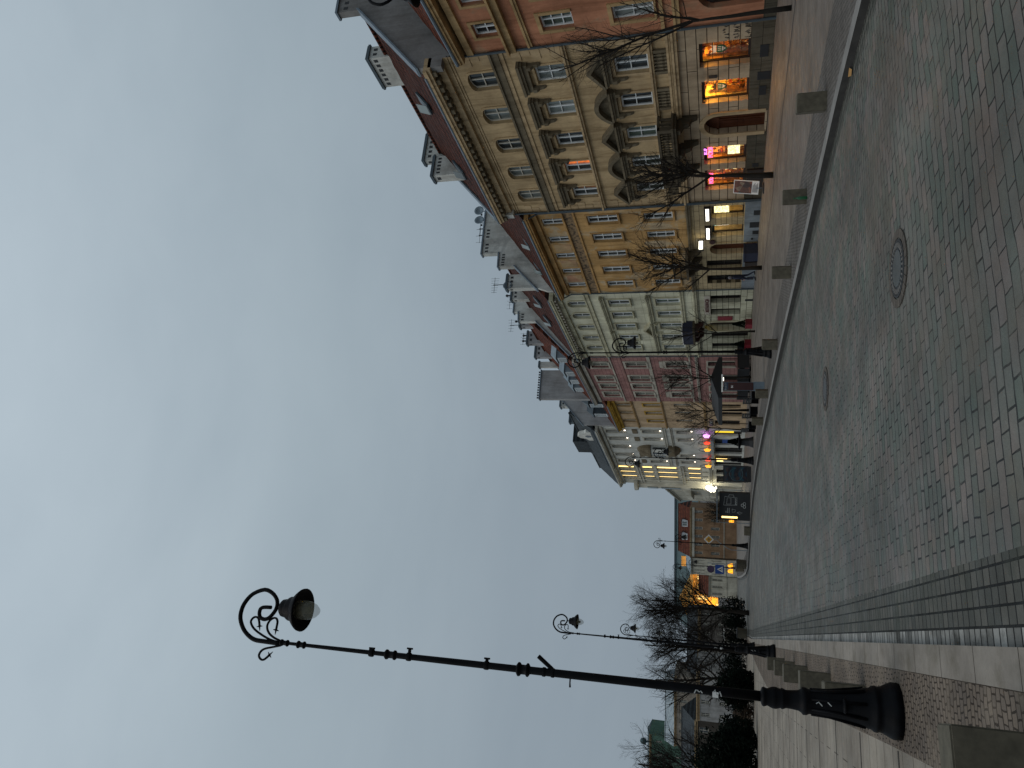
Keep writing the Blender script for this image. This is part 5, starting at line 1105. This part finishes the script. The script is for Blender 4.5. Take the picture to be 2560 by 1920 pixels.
def person():
    e=empty('person',(24.35,46.0,0),R(90+28),'person in dark clothes with a grey hood walking past the ochre building','person')
    def skin(name,chains,mat):
        me=bpy.data.meshes.new(name); vs=[]; es=[]; rs=[]
        for ch in chains:
            prev=None
            for it in ch:
                if isinstance(it,int): prev=it; continue
                vs.append(it[:3]); rs.append(it[3]); 
                if prev is not None: es.append((prev,len(vs)-1))
                prev=len(vs)-1
        me.from_pydata(vs,es,[]); o=bpy.data.objects.new(name,me); COL.objects.link(o); o.parent=e; me.materials.append(mat)
        s=o.modifiers.new('skin','SKIN'); s.use_smooth_shade=True
        for i,r in enumerate(rs): me.skin_vertices[0].data[i].radius=(r,r*.9)
        me.skin_vertices[0].data[0].use_root=True
        u=o.modifiers.new('sub','SUBSURF'); u.levels=u.render_levels=1; return o
    # pelvis, spine, neck, head; legs mid-stride; arms (walking along -x of its own frame)
    body=skin('body',[[(0,0,.93,.135),(.0,0,1.12,.135),(.01,0,1.32,.16),(.03,0,1.45,.075),(.05,0,1.53,.06),(.06,0,1.62,.085),(.06,0,1.70,.078)],
      [0,(.02,.09,.88,.10),(.14,.10,.50,.062),(-.02,.10,.12,.045),(.10,.11,.045,.045)],[0,(.0,-.09,.88,.10),(-.05,-.10,.50,.062),(-.28,-.10,.16,.045),(-.20,-.11,.06,.045)],
      [2,(.0,.20,1.38,.062),(-.06,.25,1.12,.05),(.04,.26,.90,.038),(.09,.25,.82,.035)],[2,(.02,-.20,1.38,.062),(.08,-.25,1.12,.05),(.22,-.24,.95,.038),(.28,-.22,.90,.035)]],M['coat'])
    h=MB(); h.lathe([(.02,0),(.085,.02),(.11,.09),(.105,.17),(.06,.24),(.01,.26)],14,(.045,0,1.52)); h.build('hood',M['greyhair'],e,True)
    f=MB(); f.lathe([(.01,-.1),(.05,-.085),(.072,-.02),(.075,.03),(.06,.08),(.01,.1)],14,(.095,0,1.635)); f.tube([(.165,0,1.65),(.19,0,1.62),(.165,0,1.612)],[.01,.014,.008],5)
    for y in (-.03,.03): f.lathe([(.001,-.008),(.01,0),(.001,.008)],6,(.164,y,1.65))
    f.box(.155,.166,-.025,.025,1.578,1.585); f.build('face',M['skin'],e,True)
    for y,p in ((.25,(.10,.25,.80)),(-.22,(.29,-.22,.885))):
        g=MB(); P=Vector(p); g.tube([P+Vector((0,0,.03)),P,P+Vector((.01,0,-.05))],[.02,.036,.03],8)
        for k in range(4): g.tube([P+Vector((.02-.016*k,0,-.045)),P+Vector((.026-.016*k,.004,-.08)),P+Vector((.022-.016*k,.012*(1 if y>0 else -1),-.10-.006*(k in (1,2))))],[.009,.0085,.006],5)
        g.tube([P+Vector((.025,.0,-.01)),P+Vector((.045,0,-.045)),P+Vector((.042,0,-.065))],[.010,.009,.006],5); g.build('hand',M['skin'],e,True)
    for x,y,z,r_ in ((.12,.11,.0,0),(-.20,-.11,.04,-.5)):
        s=MB(); s.tube([(x-.12,y,z+.06),(x-.04,y,z+.07),(x+.06,y,z+.05),(x+.14,y,z+.035)],[.04,.052,.045,.028],8); s.build('shoe',M['black'],e,True)
person()
def poster_stand():
    e=empty('poster_stand',(24.0,35.5,0),R(-55),'tilted poster board on a round-based stand before the cream building','poster board')
    m=MB(); m.lathe([(.01,0),(.30,0),(.30,.05),(.22,.09),(.04,.1)],18); m.build('base',M['black'],e); m=MB(); m.tube([(0,.05,.05),(0,.05,.4)],.02,6); m.build('stem',M['greyblue'],e)
    b=MB(); b.box(-.37,.37,-.02,.02,0,1.30); bo=b.build('board',M['whitep'],e); bo.location=(0,.08,.26); bo.rotation_euler=(R(-10),R(3),0)
    p=MB(); p.box(-.33,.33,-.028,-.015,.36,1.26); p.build('picture',M['collage'],bo); p=MB()
    for k in range(6): p.box(-.26,.26-.06*(k%3),-.028,-.015,.06+.046*k,.08+.046*k)
    p.build('text_lines',M['maroon'],bo)
    bo.rotation_euler=(R(-10),R(4),0)
poster_stand()
def planter(x,y,label,shrub=True,mat=None,h=.5,w=.34,name='planter',n=1200):
    e=empty(name,(x,y,gz(y)),R(10),label,'planter','planters before the restaurant'); m=MB()
    m.prism([(-w*.8,-w*.8,0),(w*.8,-w*.8,0),(w*.8,w*.8,0),(-w*.8,w*.8,0)],(0,0,h*.9)); m.box(-w*.86,w*.86,-w*.86,w*.86,h*.9,h); m.build('tub',mat or M['red'],e)
    if shrub:
        rnd=random.Random(int(y*10)); s=MB()
        for i in range(n):
            z=rnd.random()**.8; r=(1-z)*.30*rnd.random()**.4+.03; a=rnd.uniform(0,2*pi); p=Vector((r*cos(a),r*sin(a),h+z*.95)); u=Vector((rnd.gauss(0,1),rnd.gauss(0,1),rnd.gauss(0,1))).normalized(); v=u.orthogonal(); s.face([p-u*.05,p+v*.03,p+u*.05,p-v*.03])
        s.build('shrub',M['evergreen'],e); 
planter(24.7,54.3,'dark red square tub with a small conifer left of the menu board'); planter(24.6,58.0,'dark red square tub with a small conifer by the arched doorway')
planter(24.6,43.3,'dark navy box planter nearest the ochre building door',False,M['coat'],.85,.5); planter(24.6,44.5,'dark planter box beside the bare tree and the walking person',False,M['frame_dark'],.75,.42)
def canopy():
    e=empty('cafe_canopy',(22.0,62.5,gz(62)),R(88),'broad dark fabric cafe canopy in front of the pink building','canopy')
    m=MB(); L_=8.4; m.prism([(-L_/2,-1.7,2.55),(-L_/2,0,3.15),(-L_/2,1.7,2.55)],(L_,0,0)); m.build('roof',M['black'],e); m=MB(); m.box(-L_/2,L_/2,-1.72,-1.69,2.25,2.56); m.box(-L_/2,L_/2,1.69,1.72,2.25,2.56); m.box(-L_/2-.02,-L_/2+.01,-1.7,1.7,2.25,2.56); m.build('valance',M['black'],e)
    for x in (-4.1,0,4.1):
        for y in (-1.6,1.6): m=MB(); m.tube([(x,y,0),(x,y,2.6)],.035,6); m.build('post',M['iron'],e)
canopy()
def barrier(x,y,l,rz,label,z=1.0,mat=None):
    e=empty('cafe_barrier',(x,y,gz(y)),rz,label,'barrier','dark cafe barriers'); m=MB(); m.box(-l/2,l/2,-.02,.02,.12,z); m.build('panel',mat or M['black'],e); m=MB(); m.box(-l/2-.03,l/2+.03,-.035,.035,z,z+.05); m.build('rail',M['frame_dark'],e)
    for q in (-l/2+.05,l/2-.05): m=MB(); m.box(q-.03,q+.03,-.15,.15,0,.12); m.build('foot',M['iron'],e)
for x,y,l,rz,t in ((22.6,59.6,2.4,R(90),'dark cafe barrier panel nearest the sage building'),(22.6,62.2,2.4,R(90),'dark cafe barrier panel behind the grey and maroon pylon'),(22.6,64.8,2.4,R(90),'dark cafe barrier panel under the far half of the canopy'),(23.6,58.3,1.9,R(0),'dark cafe barrier panel set across the pavement')): barrier(x,y,l,rz,t)
def bench(x,y,rz,label):
    e=empty('bench',(x,y,gz(y)),rz,label,'bench','dark street benches'); m=MB(); 
    for k in range(4): m.box(-.9,.9,-.25+.13*k,-.14+.13*k,.42,.46)
    m.build('seat',M['black'],e); m=MB()
    for k in range(3): m.box(-.9,.9,.24,.27,.52+.14*k,.63+.14*k)
    m.build('backrest',M['black'],e)
    for q in (-.7,.7): m=MB(); m.box(q-.05,q+.05,-.22,.26,0,.42); m.box(q-.04,q+.04,.22,.27,.42,.9); m.build('leg',M['iron'],e)
bench(15.3,44.2,R(82),'dark slatted bench nearest the grey and maroon pylon'); bench(15.2,46.8,R(82),'middle dark slatted bench of the three on the kerb'); bench(15.1,49.6,R(82),'dark slatted bench beyond the granite block')
def urn():
    e=empty('pedestal_planter',(15.4,54.4,gz(54)),0,'dark stone bowl planter on a flared pedestal with a clipped shrub','planter'); m=MB(); m.lathe([(.42,0),(.40,.1),(.32,.3),(.26,.7),(.24,.82),(.3,.86)],8); m.build('pedestal',M['black'],e); m=MB(); m.lathe([(.3,.86),(.55,.92),(.60,1.0),(.56,1.04),(.2,1.03)],20); m.build('bowl',M['iron'],e)
    r_=random.Random(4); s=MB()
    for i in range(900):
        z=r_.random(); r=(.34*(1-z*.75))*r_.random()**.4; a=r_.uniform(0,2*pi); p=Vector((r*cos(a),r*sin(a),1.02+z*.75)); u=Vector((r_.gauss(0,1),r_.gauss(0,1),r_.gauss(0,1))).normalized(); v=u.orthogonal(); s.face([p-u*.05,p+v*.03,p+u*.05,p-v*.03])
    s.build('shrub',M['evergreen'],e)
urn()
def cafe_set(x,y,label):
    e=empty('cafe_chair',(x,y,gz(y)),random.uniform(0,6),label,'chair','dark cafe chairs'); m=MB(); m.box(-.22,.22,-.22,.22,.43,.47); m.build('seat',M['black'],e); m=MB(); m.box(-.22,.22,.19,.22,.5,.88); m.build('backrest',M['black'],e)
    for a in (-.19,.19):
        for b in (-.19,.19): m=MB(); m.box(a-.015,a+.015,b-.015,b+.015,0,.43); m.build('leg',M['iron'],e)
random.seed(9)
for x,y in ((23.6,60.4),(23.9,61.6),(23.5,63.0),(23.8,64.2),(23.4,65.6)): 
    cafe_set(x,y,'dark cafe chair behind the barrier panels under the canopy')
# road signs
def prio_sign():
    e=empty('priority_sign',(11.9,78.4,gz(78)),0,'yellow and white diamond road sign on a bent grey pole','road sign'); m=MB(); m.tube([(-.9,0,0),(-.9,0,1.6),(-.75,0,1.95),(-.2,0,2.75),(0,0,2.95),(.04,0,3.5)],.035,7); m.build('pole',M['zinc'],e)
    for s_,y,mat,nm in ((.50,-.045,M['whitep'],'plate'),(.34,-.06,M['amber'],'amber_face')): m=MB(); m.prism([(-s_,y,3.75),(0,y,3.75-s_),(s_,y,3.75),(0,y,3.75+s_)],(0,.02,0)); m.build(nm,mat,e)
    m=MB(); m.prism([(-.17,-.064,3.75),(0,-.064,3.58),(.17,-.064,3.75),(0,-.064,3.92)],(0,.01,0)); m.build('inner_diamond',M['leaf'],e)
prio_sign()
def cross_sign():
    e=empty('crossing_sign',(10.75,92.5,gz(92)),R(-8),'blue square crossing sign with a dark round sign above it','road sign'); m=MB(); m.tube([(.55,.05,0),(.55,.05,4.2)],.04,7); m.build('pole',M['zinc'],e)
    m=MB(); m.box(-.62,.40,-.03,0,2.35,3.35); q=m.build('blue_plate',M['blue'],e); m=MB(); m.prism([(-.46,-.036,2.5),(.24,-.036,2.5),(-.11,-.036,3.15)],(0,.01,0)); m.build('white_triangle',M['whitep'],q); m=MB(); m.tube([(-.11,-.045,2.95),(-.11,-.045,2.8),(-.2,-.045,2.6)],.03,4); m.tube([(-.11,-.045,2.8),(-.0,-.045,2.6)],.03,4); m.build('walking_figure',M['black'],q)
    m=MB(); m.lathe([(.01,-.012),(.42,-.012),(.42,.012),(.01,.012)],20); r=m.build('round_plate',plain('faded_red_blue',(.05,.03,.075),.5),e); r.rotation_euler=(pi/2,0,0); r.location=(-.15,-.01,3.85)
cross_sign()
def billboard():
    e=empty('framed_poster',(3.3,96,gz(96)-.3),R(-10),'white framed poster panel with a dark picture under the bare trees','poster'); m=MB(); m.box(-1.,1.,-.05,.05,.8,2.7); m.build('frame',M['whitep'],e); m=MB(); m.box(-.88,.88,-.06,-.04,.92,2.58); m.build('picture',plain('pale_picture',(.20,.19,.16),.5),e); m=MB(); m.lathe([(.01,-.02),(.5,-.02),(.5,.02),(.01,.02)],14); q=m.build('dark_motif',M['frame_dark'],e); q.rotation_euler=(pi/2,0,0); q.location=(.1,-.055,1.75); q.scale=(1,1.2,1)
    for x in (-.9,.9): m=MB(); m.box(x-.06,x+.06,-.04,.04,0,.8); m.build('leg',M['zinc'],e)
billboard()
def bin_(x,y,label,g='dark litter bins'):
    e=empty('litter_bin',(x,y,gz(y)),0,label,'litter bin',g); m=MB(); m.lathe([(.42,0),(.48,.05),(.52,.9),(.55,.95)],16); m.build('body',M['granite'],e); m=MB(); m.lathe([(.55,.95),(.5,1.02),(.1,1.05)],16); m.build('rim',M['black'],e)
bin_(3.4,84,'round dark stone bin at the far left kerb'); bin_(11.9,100,'round stone planter-like bin by the corner lamp'); bin_(10.6,86,'stone bin beside the crossing sign')

# ------------------------------------------------------------------ far buildings
def far_building(name,label,p0,p1,zb,ze,mat,rows,cols,roofmat,zr=None,rd=4,ww=.45,wh=.6,frame='frame_cream',glass='glass',group='buildings closing the far end',dep=8,lit=None,eave=.4,z0=None,gfdark=True,hip=False):
    b=Bld(name,label,p0,p1,group=group); L=b.L; ops=[]; zg=z0 if z0 is not None else zb+3.6; H=(ze-zg)/max(1,rows)
    for r in range(rows):
        for c in range(cols): x=L*(c+.5)/cols; w=L/cols*ww; ops.append((x-w/2,x+w/2,zg+H*(r+.5-wh/2),zg+H*(r+.5+wh/2)))
    b.wall(zb,ze,ops,mat,depth=dep)
    for i,o in enumerate(ops): b.window(o,M[frame],M[lit] if lit and random.random()<.3 else M[glass],2,2,.08)
    b.cornice(ze-.45,ze,eave,M['cream_trim'] if mat!=M['wing'] else M['white_trim']); b.band(zg-.15,zg,.1,M['white_trim'])
    if zr: 
        rf=b.roof(eave,ze+.02,rd,zr,roofmat,gutter=False); return b,rf
    return b,None
b,rf=far_building('corner_row_building','tall grey row building receding behind the ivory corner building',(25.6,117),(32.2,160),-1.3,10.9,M['wing'],3,13,M['slate'],14.5,4,.42,.62)
dormer(b,rf,2,4,.0,11.2,13.0,14,2,M['darkzinc'],M['darkzinc'],nx=2); b.chimney(rf,1.0,3.2,-4.5,-3,13,15.6,M['darkzinc']); b.chimney(rf,16,19,-5,-3,13,15,M['darkzinc'])
for z in (3.2,7.2): m=MB(); m.box(8,22,-.05,.9,z,z+.2); m.box(8,22,.8,.9,z+.2,z+1.0); m.build('balcony',M['wing'],b.e)
b,rf=far_building('red_roofed_house','orange house under a plain red roof with two white dormers',(33.4,173.6),(22.9,177.4),-2.2,9.4,plaster('orange_brown_plaster',(.25,.165,.105),.6),2,6,M['tile2'],12.2,5,.34,.5,z0=2.0)
for x in (3.2,6.2): dormer(b,rf,x,x+1.4,-.6,9.9,11.3,11.9,2.5,M['frame'],M['tile2'],nx=2)
b.band(8.4,8.9,.2,M['white_trim'])
b,rf=far_building('pale_terrace','pale beige terrace of close-set windows left of the orange house',(22.6,178),(19.2,179.8),-2.2,9.2,M['wing'],2,5,M['zinc'],10.4,5,.36,.6,z0=1.6)
for x in (.7,2.0): m=MB(); m.prism([(x+.5*(1-cos(pi*k/8)),.02,(.0+1.1*sin(pi*k/8)**.6)) for k in range(9)],(0,.05,0)); m.build('lit_arch',M['amber_lit'],b.e)
b,rf=far_building('low_red_house','low pale house under a sloping red roof beside the road end',(19.4,183.5),(14.9,185.2),-2.2,5.3,M['wing'],1,3,M['tile2'],7.6,4,.3,.6,z0=1.4)
b,rf=far_building('long_roofed_hall','long hall under a dark teal roof behind the far houses',(46,228),(10.2,241.5),-2,9.3,M['greywall'],2,14,M['teal'],16.6,9,.3,.5,z0=1.,dep=16)
L=b.L; m=MB(); m.prism([(L,.4,9.3),(L,-9,16.6),(L,-18,9.3)],(9,0,0)) ; 
h=MB(); h.face([(L,.4,9.32),(L,-9,16.62),(L+7,-9,9.32)]); h.face([(L,-18,9.32),(L,-9,16.62),(L+7,-9,9.32)]); h.build('hip_end',M['teal'],rf); h=MB(); h.box(.3,L-.3,-8.7,-8.3,16.5,16.9); h.build('ridge_cap',M['darkzinc'],rf)
m=MB(); m.box(10,10.6,-4.4,-4.2,13.2,13.6); m.box(24,24.5,-1.4,-1.2,11.2,11.6); m.build('roof_lights',M['candle'],rf)
# floodlit church front
M['flood']=plaster('floodlit_ochre_stone',(.62,.42,.16),.4)
def church():
    b=Bld('floodlit_church','floodlit golden church front with columns behind the low red house',(23.4,203.2),(8.2,209),group='buildings closing the far end'); L=b.L
    ops=[(L*.12+2.6*i,L*.12+2.6*i+1.2,5.8,8.6) for i in range(5)]+[(L*.55+2.4*i,L*.55+2.4*i+1.2,1.6,4.0) for i in range(3)]
    b.wall(-2,10.3,ops,M['flood'],depth=10)
    for o in ops: b.window(o,M['frame_dark'],M['lit_warm'],2,3,.1)
    for i in range(7): m=MB(); m.lathe([(.34,4.9),(.30,5.2),(.26,9.2),(.36,9.5)],10,(L*.06+2.5*i,.35,0)); m.build('column',M['flood'],b.e)
    b.band(9.6,10.3,.5,M['flood'],'entablature'); b.band(4.5,4.9,.4,M['flood'])
    m=MB(); m.prism([(2.,.3,10.3),(L*.5,.3,13.2),(L-2.,.3,10.3)],(0,-.6,0)); m.build('gable',M['flood'],b.e)
    m=MB(); m.box(-2.8,-.2,-.4,0,10.9,12.6); m.build('lit_attic',M['flood'],b.e); m=MB(); m.box(-3.2,0,-.3,0,-2,10.9); m.build('side_wall',M['flood'],b.e)
    for i in range(4):
        x=L*(i+.5)/4; area('floodlight',b.W(x,2.6,3.6),b.W(x,-.2,8.2),2.5,.4,330,(1,.50,.08))
    area('floodlight',b.W(-1.6,2.2,9.0),b.W(-1.6,-.3,12),1.5,.4,130,(1,.50,.08))
    m=MB(); m.box(.5,L-.5,2.4,2.6,-2,3.3); m.build('forecourt_wall',M['greywall'],b.e)
church()
b,rf=far_building('mansard_block','long beige block under a blue-grey mansard, between pole and edge tree',(-2.6,160.6),(-15.6,165.4),-1,11.3,plaster('dull_beige_plaster',(.30,.27,.235),.5),3,7,M['zinc'],13.1,1.6,.3,.45,z0=1.,group='buildings behind the left square')
b,rf=far_building('white_house','small white house with few windows left of the nearest pole',(-.8,117.4),(-7.6,119.8),-1,5.7,plaster('grey_white_render',(.30,.31,.32),.5),2,4,M['slate'],None,2,.3,.5,z0=.6,group='buildings behind the left square')
b,rf=far_building('green_patina_building','green patina-clad building with a ball finial at the left edge',(-15.9,186.6),(-30,191.5),-1,18.0,plaster('green_patina',(.085,.16,.13),.5),4,5,M['teal'],18.6,4,.2,.3,z0=1.,group='buildings behind the left square')
m=MB(); m.tube([(2.2,-1,18),(2.2,-1,18.8)],.2,8); m.lathe([(.05,-.8),(.55,-.55),(.75,0),(.55,.55),(.05,.8)],14,(2.2,-1,19.4)); m.build('ball_finial',M['teal'],b.e,True)
b,rf=far_building('grey_side_building','grey low building behind the clump of bare trees',(9.8,150),(-2.2,152),-1,6.6,plaster('dark_grey_render',(.11,.105,.10),.6),2,7,M['slate'],8.6,4,.3,.5,z0=1.,group='buildings behind the left square')
b,rf=far_building('dim_left_building','dim grey building behind the hedge at the left edge',(-7.7,122),(-40,134),-1,6.0,plaster('very_dark_render',(.07,.065,.058),.6),2,12,M['slate'],8.0,4,.3,.5,z0=.8,group='buildings behind the left square')
# parked cars glimpsed on the square
def car(x,y,rz,label,col):
    e=empty('parked_car',(x,y,gz(y)),rz,label,'car','dark cars parked by the square'); pf=[(-2.1,.35),(-2.15,.7),(-2.0,.95),(-1.2,1.0),(-.75,1.42),(.75,1.45),(1.45,1.02),(2.05,.92),(2.15,.6),(2.1,.35)]
    m=MB(); m.prism([(a,-.85,c) for a,c in pf],(0,1.7,0)); bo=m.build('body',plain('car_paint',col,.25,.2),e); w=MB(); w.prism([(-1.05,-.858,1.0),(-.68,-.858,1.36),(.70,-.858,1.38),(1.25,-.858,1.02)],(0,1.716,0)); w.build('window',M['dark_in'],e)
    for a in (-1.35,1.35):
        for c in (-.86,.86): m=MB(); m.tube([(a,c-.1,.32),(a,c+.1,.32)],.32,16); k=m.build('wheel',M['black'],e); q=MB(); q.tube([(a,c-.105,.32),(a,c+.105,.32)],.18,10); q.build('rim',M['zinc'],k)
    for c in (-.6,.6): m=MB(); m.box(2.06,2.16,c-.16,c+.16,.62,.78); m.build('headlight',M['chalk'],e); m=MB(); m.box(-2.16,-2.08,c-.14,c+.14,.65,.85); m.build('tail_light',M['red'],e)
car(-3.6,72,R(10),'dark car half hidden behind the brownish shrubs',(.02,.025,.03)); car(6.3,112,R(78),'dark car half hidden by the bin at the left kerb',(.02,.02,.022)); car(8.6,140,R(75),'dark car parked at the far end of the road',(.015,.017,.02))
